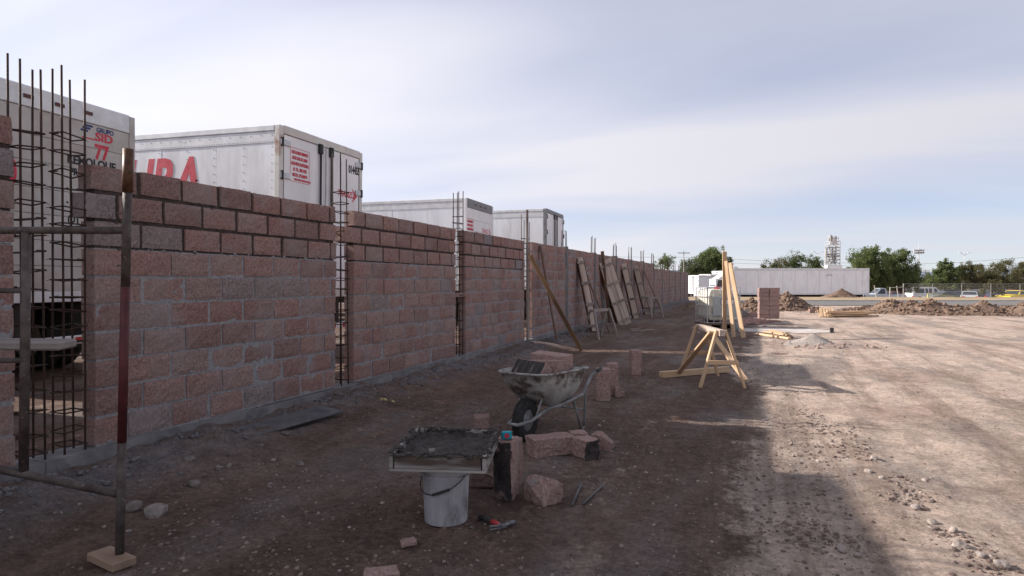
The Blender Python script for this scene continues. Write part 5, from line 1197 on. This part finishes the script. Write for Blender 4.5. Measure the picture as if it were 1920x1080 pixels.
    for s in (-1, 1):
        MB().box(-hl - 0.035, -hl + 0.10, s * (w - 0.17) - 0.15, s * (w - 0.17) + 0.15, 0.66, 0.84, 0.02).build('tail_light', M_REFL, t)
        MB().box(hl - 0.10, hl + 0.012, s * (w - 0.2) - 0.14, s * (w - 0.2) + 0.14, 0.6, 0.72, 0.02).build('headlight', M_STEEL, t)
    MB().box(-hl - 0.06, -hl + 0.05, -w + 0.05, w - 0.05, 0.38, 0.54, 0.03).build('rear_bumper', pm if kind_ == 'sedan' else M_STEEL, t)
    return t
car('van', 'white passenger van with dark side windows behind the wire fence', 1737, 98, False, paint('van_white', (0.74, 0.74, 0.73)), 5.5, 2.1, 0.06, 'van')
car('pickup', 'silver-blue pickup truck just right of the long trailer', 1652, 82, True, paint('pickup_silver', (0.34, 0.38, 0.43)), 5.2, 1.85, -0.12, 'pickup')
car('sedan', 'maroon sedan beside the silver-blue pickup', 1672, 86, False, paint('car_maroon', (0.16, 0.06, 0.07)), 4.3, 1.45, 0.5)
car('sedan', 'grey-green sedan parked in front of the white van', 1768, 86, True, paint('car_greygreen', (0.13, 0.155, 0.145)), 4.5, 1.42, 0.12)
car('suv', 'black suv parked behind the grey sedans', 1790, 104, False, paint('car_black', (0.03, 0.03, 0.035)), 4.9, 1.75, 0.0, 'suv')
car('sedan', 'dark blue-grey sedan between the green one and the silver one', 1798, 91, False, paint('car_bluegrey', (0.10, 0.125, 0.16)), 4.4, 1.42, 0.7)
car('sedan', 'silver sedan with red tail light facing the yard', 1817, 83, False, paint('car_silver', (0.36, 0.37, 0.39)), 4.5, 1.45, 1.0)
car('suv', 'charcoal suv parked behind the silver sedan', 1832, 96, True, paint('car_charcoal', (0.07, 0.07, 0.075)), 4.7, 1.75, 0.2, 'suv')
car('suv', 'navy suv to the right of the roadside bush', 1874, 88, False, paint('car_navy', (0.035, 0.045, 0.10)), 4.6, 1.75, 0.6, 'suv')
car('suv', 'wine-red suv behind the yellow pickup', 1895, 97, False, paint('car_wine', (0.20, 0.03, 0.045)), 4.7, 1.75, 0.2, 'suv')
car('pickup', 'bright yellow pickup truck with dark load bed', 1905, 76, True, paint('car_yellow', (0.62, 0.44, 0.01)), 5.1, 1.6, 0.35, 'pickup')
car('sedan', 'white sedan showing behind the yellow pickup', 1916, 92, True, paint('car_white', (0.72, 0.72, 0.72)), 4.4, 1.5, 0.1)

# ------------------------------------------------------------------ wire fence along the verge
FD = 57.0; M_FENCE = mat('weathered_fence', (0.24, 0.235, 0.23), (0.34, 0.33, 0.32), 6, 0.7)
fn = thing('wire_fence', 'galvanised post and wire fence in front of the parked cars', 'fence', VW((1694 - 960) / FPX * FD, FD, 0.02), TH)
for i in range(6):
    MB().tube((i * 2.56, 0, 0), (i * 2.56, 0, 1.32), 0.045 if i == 0 else 0.028, n=8).build('post', M_FENCE, fn)
MB().tube((0, 0, 1.28), (12.8, 0, 1.28), 0.018, n=6).build('top_rail', M_FENCE, fn)
for z in (0.12, 0.35, 0.58, 0.81, 1.04): MB().tube((0, 0, z), (12.8, 0, z), 0.004, n=4).build('wire', M_FENCE, fn)
ms = MB()
for k in range(106):
    x = k * 0.12 - 0.6; ms.tube((max(0, x), 0.003, 0.05 + max(0, -x)), (min(12.75, x + 1.22), 0.003, 1.27), 0.002, n=3, caps=False); ms.tube((max(0, x), -0.003, 1.27 - max(0, -x)), (min(12.75, x + 1.22), -0.003, 0.05), 0.002, n=3, caps=False)
kind(ms.build('chain_mesh', M_FENCE, fn), 'stuff')
f2 = thing('broken_fence', 'leaning pale fence posts and rail left of the wire fence', 'fence', VW((1668 - 960) / FPX * FD, FD, 0.02), TH)
for a, b in (((0, 0, 0), (0.05, 0, 1.0)), ((0.78, 0, 0), (0.62, 0, 1.1)), ((-1.15, 0, 0), (-1.35, 0, 1.15))): MB().tube(a, b, 0.035, n=6).build('post', M_TRC, f2)
MB().tube((0.0, 0.0, 0.95), (1.25, 0.0, 1.0), 0.025, n=6).build('rail', M_TRC, f2)
tpq = thing('barrier_tape', 'thin yellow barrier tape strung across the verge to the yellow pickup', 'barrier tape', VW((1740 - 960) / FPX * 56, 56, 0.02), TH)
MB().box(-0.04, 0.04, -0.04, 0.04, 0, 0.42).build('stake', mat('tape_yellow', (0.5, 0.44, 0.16), None, 1, 0.6), tpq)
pts = [Vector((0.0, 0, 0.5)), Vector((2.5, 0, 0.12)), Vector((5, 0, 0.06)), Vector((7.0, 0, 0.30)), Vector((9.2, 0, 0.42))]
for a, b in zip(pts, pts[1:]): beam('tape', a, b, 0.01, 0.05, MATS['tape_yellow'], tpq, (0, 0, 1), 0)

# ------------------------------------------------------------------ trees
def tree(label, px, py_top, d, w_px, m_leaf, seed, name='tree', low=0.30, leaf=0.16, nleaf=5200, lobes=11, droop=0.3, base_z=None, cat='tree', trunk=True, lobe_r=1.0):
    q = at_depth(px, HOR, d); g = gz(q.x, q.y) if base_z is None else base_z
    top = at_depth(px, py_top, d).z; Hh = top - g; Wd = w_px / FPX * d; rr = random.Random(seed)
    t = thing(name, label, cat, (q.x, q.y, g - 0.02), TH)
    L_ = []
    for i in range(lobes):
        a = rr.uniform(0, 6.283); e = rr.random() ** 0.5; zf = rr.random()
        zc = low + (1 - low) * (0.22 + 0.68 * zf); wid = math.sqrt(max(0.05, 1 - ((zf - 0.35) / 0.75) ** 2))
        L_.append((Vector((math.cos(a) * e * Wd * 0.36 * wid, math.sin(a) * e * Wd * 0.30 * wid, zc * Hh)), lobe_r * Hh * (1 - low) * rr.uniform(0.17, 0.28)))
    L_.append((Vector((0, 0, Hh * (1 - 0.16))), Hh * (1 - low) * 0.2)); 
    for s in (-1, 1): L_.append((Vector((s * Wd * 0.36, 0, Hh * (low + (1 - low) * 0.35))), Hh * (1 - low) * 0.24 * lobe_r))
    if trunk:
        tk = MB(); tr0 = max(0.1, 0.035 * Hh); p0 = Vector((0, 0, 0)); p1 = Vector((rr.uniform(-.2, .2), 0, Hh * low * 0.9)); tk.tube(p0, p1, tr0, tr0 * 0.75, 9)
        for c, r in L_:
            mid = (p1 + c) / 2 + Vector((rr.uniform(-.2, .2), rr.uniform(-.2, .2), -0.1 * Hh * rr.random())); tk.tube(p1, mid, tr0 * 0.5, tr0 * 0.3, 6, False); tk.tube(mid, c, tr0 * 0.3, tr0 * 0.1, 6, False)
        tk.build('trunk', M_BARK, t, True)
    vs = []; fs = []; per = nleaf // len(L_)
    for c, r in L_:
        sub = [(c + Vector((rr.gauss(0, 1), rr.gauss(0, 1), rr.gauss(0, 0.8))).normalized() * r * rr.uniform(0.45, 1.0), r * rr.uniform(0.22, 0.42)) for _ in range(13)]
        for _ in range(per):
            sc, sr = rr.choice(sub); v = Vector((rr.gauss(0, 1), rr.gauss(0, 1), rr.gauss(0, 1))).normalized() * sr * rr.random() ** 0.45
            pnt = sc + v; pnt.z -= droop * rr.random() ** 2 * sr
            if pnt.z < 0.1: continue
            ax = Vector((rr.gauss(0, 1), rr.gauss(0, 1), rr.gauss(0, 0.7) - droop * 1.5)).normalized(); bx_ = ax.cross(Vector((rr.gauss(0, 1), rr.gauss(0, 1), rr.gauss(0, 1)))).normalized()
            l1 = leaf * rr.uniform(0.7, 1.5); l2 = leaf * rr.uniform(0.25, 0.5); o = len(vs)
            vs += [pnt - bx_ * l2 * 0.5, pnt + ax * l1 * 0.5 - bx_ * l2, pnt + ax * l1, pnt + ax * l1 * 0.5 + bx_ * l2]; fs.append((o, o + 1, o + 2, o + 3))
    me = bpy.data.meshes.new('crown'); me.from_pydata([tuple(v) for v in vs], [], fs); me.update()
    obj('crown', me, m_leaf, t); return t
tree('small bushy green tree rising behind the lower far end of the wall', 1247, 475, 108, 44, M_LEAF, 1, lobes=8, nleaf=5000)
tree('green pepper tree just left of the broad one, near the wall end', 1302, 478, 112, 60, M_LEAFD, 2, nleaf=7000)
tree('broad dense green tree behind the truck and white box trailers', 1335, 467, 114, 92, M_LEAF, 3, nleaf=26000, lobes=22, low=0.2, leaf=0.2)
tree('low rounded tree over the long trailer roof, left one', 1452, 484, 110, 70, M_LEAFB, 4, nleaf=7000, low=0.3)
tree('low rounded tree over the long trailer roof, middle one', 1490, 477, 112, 62, M_LEAFD, 5, nleaf=8000, low=0.3)
tree('small dark tree over the long trailer roof beside the steel tower', 1526, 480, 108, 44, M_LEAFD, 6, nleaf=6000, low=0.3)
tree('large pepper tree right behind the end of the long trailer, left half', 1628, 462, 92, 84, M_LEAF, 7, nleaf=26000, lobes=22, low=0.15, droop=0.8, leaf=0.18)
tree('large pepper tree with drooping branches beside the floodlight mast', 1684, 465, 94, 84, M_LEAF, 8, nleaf=24000, lobes=22, low=0.15, droop=1.0, leaf=0.18)
tree('dark olive shrub-like tree below the large pepper trees', 1684, 504, 106, 60, M_LEAFB, 9, nleaf=8000, low=0.06)
tree('mid green round tree right of the floodlight mast', 1772, 488, 112, 62, M_LEAF, 10, nleaf=15000, low=0.12, leaf=0.18)
tree('dark tree filling the gap between round green and olive trees', 1800, 502, 118, 56, M_LEAFD, 11, nleaf=6000, low=0.05)
tree('wide olive-brown feathery tree behind the parked cars', 1830, 487, 112, 80, M_LEAFB, 12, nleaf=20000, lobes=18, low=0.1, leaf=0.16)
tree('olive-brown feathery tree behind the navy suv', 1874, 489, 116, 62, M_LEAFB, 13, nleaf=15000, low=0.08, leaf=0.16)
tree('pale olive tree at the right end of the tree row', 1918, 490, 122, 56, M_LEAFB, 14, nleaf=14000, low=0.08, leaf=0.16)
tree('dry olive roadside bush in front of the parked cars', 1860, 524, 60, 46, M_LEAFB, 15, name='bush', cat='bush', nleaf=5000, low=0.12, leaf=0.08, lobes=8)
tree('dark low hedge mass under the large pepper trees', 1640, 522, 92, 60, M_LEAFD, 16, name='bush', cat='bush', nleaf=5000, low=0.05, lobes=8)
tree('dark tree between the wall end and the first box trailer', 1292, 500, 118, 36, M_LEAFD, 17, nleaf=5000, low=0.08, lobes=8)
tree('small dark shrub with yellow-green top by the floodlight mast', 1742, 516, 116, 30, M_LEAFD, 18, name='bush', cat='bush', nleaf=4000, low=0.05, lobes=7)
# far wood behind everything
fw = MB(); rr = random.Random(4); vs = []; fs = []
for k in range(9000):
    r = rr.uniform(-60, 330); d = rr.gauss(260, 10); hmx = 4.2 + 2.2 * noise.noise(Vector((r * 0.05, 0, 0))) + 1.2 * noise.noise(Vector((r * 0.2, 3, 0))); z = -1.6 + hmx * rr.random(); p = VW(r, d, z)
    a = Vector((rr.gauss(0, 1), rr.gauss(0, 1), rr.gauss(0, 1))).normalized() * 0.9; b = a.orthogonal().normalized() * 0.6; o = len(vs); vs += [p - a, p - b, p + a, p + b]; fs.append((o, o + 1, o + 2, o + 3))
me = bpy.data.meshes.new('far_wood'); me.from_pydata([tuple(v) for v in vs], [], fs); kind(tag(obj('far_wood', me, M_LEAFD), 'distant low line of dark trees on the horizon', 'woods'), 'stuff')
# low red building behind the van, hills with distance haze put into their blue-grey colour
rw = thing('red_shed', 'low brick-red building behind the white van', 'building', VW((1745 - 960) / FPX * 125, 125, -1.45), TH)
MB().box(-5.5, 6.5, 0, 4, 0, 2.1).build('wall', mat('brick_red', (0.24, 0.085, 0.07), (0.30, 0.12, 0.10), 1.2, 0.9), rw); MB().prism([(-5.8, 2.1), (-5.8, 2.3), (6.8, 2.3), (6.8, 2.1)], -0.3, 4.3).build('roof', mat('red_roof', (0.28, 0.12, 0.10), None, 1, 0.8), rw)
for i in range(5): MB().box(-4.6 + i * 2.2, -3.5 + i * 2.2, -0.03, 0.02, 0.9, 1.7).build('window', M_GLASS, rw)
wt_ = thing('white_shed', 'small white building seen past the floodlight mast', 'building', VW((1722 - 960) / FPX * 150, 150, -1.5), TH)
MB().box(-2.2, 2.2, 0, 4, 0, 3.0).build('wall', M_WHITE, wt_); MB().prism([(-2.5, 3.0), (0, 4.3), (2.5, 3.0)], -0.3, 4.3).build('roof', M_TRW, wt_); MB().box(-0.5, 0.5, -0.03, 0.02, 0, 2).build('door', M_STEEL, wt_)
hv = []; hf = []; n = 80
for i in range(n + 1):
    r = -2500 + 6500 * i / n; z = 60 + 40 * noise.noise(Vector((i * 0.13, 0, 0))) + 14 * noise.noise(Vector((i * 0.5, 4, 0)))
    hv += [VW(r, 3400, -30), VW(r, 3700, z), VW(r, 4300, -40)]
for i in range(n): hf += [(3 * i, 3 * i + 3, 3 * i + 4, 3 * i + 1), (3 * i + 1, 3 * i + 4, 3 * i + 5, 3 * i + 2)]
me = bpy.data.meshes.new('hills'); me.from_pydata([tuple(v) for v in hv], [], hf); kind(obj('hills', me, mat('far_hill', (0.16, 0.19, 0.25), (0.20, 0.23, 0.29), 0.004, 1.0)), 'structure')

# ------------------------------------------------------------------ steel process tower
TD = 240.0; ppm = FPX / TD
tq = VW((1561 - 960) / FPX * TD, TD, -1.6); TWr = thing('process_tower', 'pale steel industrial tower with pipes and platforms on a white base', 'tower', tq, TH)
zt = lambda py: CAM_H + (HOR - py) / FPX * TD + 1.6
hwid = 1.8
MB().box(-3.0, 2.4, -2.2, 2.4, 0, zt(497), 0.05).build('base_house', M_WHITE, TWr)
for sx in (-1, 1):
    for sy in (-1, 1): MB().box(sx * hwid - 0.11, sx * hwid + 0.11, sy * hwid - 0.11, sy * hwid + 0.11, zt(497), zt(453)).build('leg', M_TOWER, TWr)
rr = random.Random(6)
for k, py in enumerate((495, 487, 481, 476, 470, 464, 458, 453)):
    z = zt(py); m = MB()
    for a, b in (((-1, -1), (1, -1)), ((1, -1), (1, 1)), ((1, 1), (-1, 1)), ((-1, 1), (-1, -1))):
        m.tube((a[0] * hwid, a[1] * hwid, z), (b[0] * hwid, b[1] * hwid, z), 0.09, n=6)
    m.build('floor_beams', M_TOWER, TWr)
    if k in (0, 1, 2, 3, 5): MB().box(-hwid - 0.9, hwid, -hwid - 0.2, hwid, z - 0.04, z + 0.04).build('platform', M_TOWERD, TWr)
    if k < 7:
        z2 = zt((495, 487, 481, 476, 470, 464, 458, 453)[k + 1]); MB().tube((-hwid, -hwid, z), (hwid, -hwid, z2), 0.09, n=5).build('brace', M_TOWER, TWr); MB().tube((hwid, -hwid, z), (-hwid, -hwid, z2), 0.09, n=5).build('brace', M_TOWER, TWr)
for k in range(20):
    x, y = rr.uniform(-1.7, 1.7), rr.uniform(-1.7, 1.7); a = zt(rr.uniform(478, 496)); b = a + rr.uniform(1, 5)
    MB().tube((x, y, a), (x, y, min(b, zt(455))), rr.uniform(0.08, 0.3), n=8).build('pipe', M_TOWERD, TWr)
for k in range(9):
    z = zt(rr.uniform(470, 495)); x = rr.uniform(-1.8, 0.2); MB().tube((x - 1, rr.uniform(-1.8, 1.8), z), (x + 2.0, rr.uniform(-1.8, 1.8), z), 0.13, n=6).build('pipe', M_TOWERD, TWr)
MB().tube((-2.9, -1.2, zt(497)), (-2.9, -1.2, zt(466)), 0.25, n=8).build('riser', M_TOWERD, TWr)
MB().tube((0.2, 0, zt(458)), (0.2, 0, zt(443)), 1.25, n=14).build('vessel', M_TOWER, TWr, True); MB().tube((-1.1, -0.4, zt(452)), (-1.1, -0.4, zt(441)), 0.55, n=10).build('vessel', M_TOWERD, TWr, True)
MB().box(-1.5, 1.6, -1.4, 1.4, zt(447), zt(446.4)).build('platform', M_TOWERD, TWr)
for s in (-1.4, 1.5): MB().tube((s, -1.3, zt(453)), (s, -1.3, zt(444)), 0.08, n=5).build('rail_post', M_TOWER, TWr)

# ------------------------------------------------------------------ masts, lamps, poles and cables
def pole(name, label, px, py_top, d, r, head):
    q = at_depth(px, HOR, d); g = -1.5; top = at_depth(px, py_top, d).z - g
    t = thing(name, label, 'light mast' if head == 'flood' else 'street lamp' if head == 'twin' else 'utility pole', (q.x, q.y, g), TH)
    MB().tube((0, 0, 0), (0, 0, top), r, r * 0.6, 8).build('mast', M_STEEL if head != 'wood' else M_TOWERD, t)
    if head == 'flood':
        for zz_ in (top - 0.9, top - 0.45):
            MB().box(-0.9, 0.9, -0.06, 0.06, zz_ - 0.05, zz_ + 0.05).build('cross_arm', M_STEEL, t)
            for k in range(5): MB().box(-0.95 + k * 0.42, -0.73 + k * 0.42, -0.25, 0.1, zz_ + 0.05, zz_ + 0.3, 0.03).build('floodlight', M_TOWERD, t)
        MB().tube((0, 0, top), (0, 0, top + 1.0), 0.03, n=5).build('spike', M_STEEL, t)
    elif head == 'twin':
        for s in (-1, 1):
            MB().tube((0, 0, top - 0.6), (s * 0.9, 0, top), 0.05, n=6).build('arm', M_STEEL, t); MB().box(s * 1.05 - 0.32, s * 1.05 + 0.32, -0.12, 0.12, top - 0.04, top + 0.12, 0.04).build('lamp_head', M_TRW, t)
    else:
        MB().box(-0.9, 0.9, -0.06, 0.06, top - 0.4, top - 0.28).build('cross_arm', M_TOWERD, t)
    return t
pole('floodlight_mast', 'tall floodlight mast with two lamp rows beside the pepper tree', 1722, 466, 120, 0.14, 'flood')
pole('street_lamp', 'twin-arm street lamp above the olive-brown trees', 1808, 474, 150, 0.10, 'twin')
pole('street_lamp', 'twin-arm street lamp left of the steel tower', 1533, 472, 160, 0.10, 'twin')
pole('utility_pole', 'utility pole with crossarm right of the floodlight mast', 1735, 505, 130, 0.12, 'wood')
pole('utility_pole', 'thin dark pole behind the far end of the wall', 1282, 470, 95, 0.09, 'wood')
def cable(label, pts):
    m = MB(); P = [at_depth(*q) for q in pts]; m.path(P, 0.022, 4); tag(m.build('power_cable', M_CABLE), label, 'cable')
cable('upper overhead cable running from behind the wall past the tower', [(900, 480, 150), (1180, 482, 150), (1282, 482.5, 150), (1375, 486, 150), (1430, 489, 152), (1530, 492, 155), (1640, 494, 155), (1735, 497, 150)])
cable('lower overhead cable running over the long trailer', [(1370, 493, 150), (1420, 495, 150), (1530, 498, 152), (1600, 499, 154), (1735, 503, 150)])
cable('overhead cable sweeping up to the right behind the olive trees', [(1690, 497, 140), (1735, 494, 140), (1800, 492, 136), (1860, 487.5, 130), (1930, 482, 124)])
cable('lower overhead cable between utility pole and olive trees', [(1690, 507, 140), (1735, 506.5, 131), (1800, 501, 136), (1930, 492, 130)])
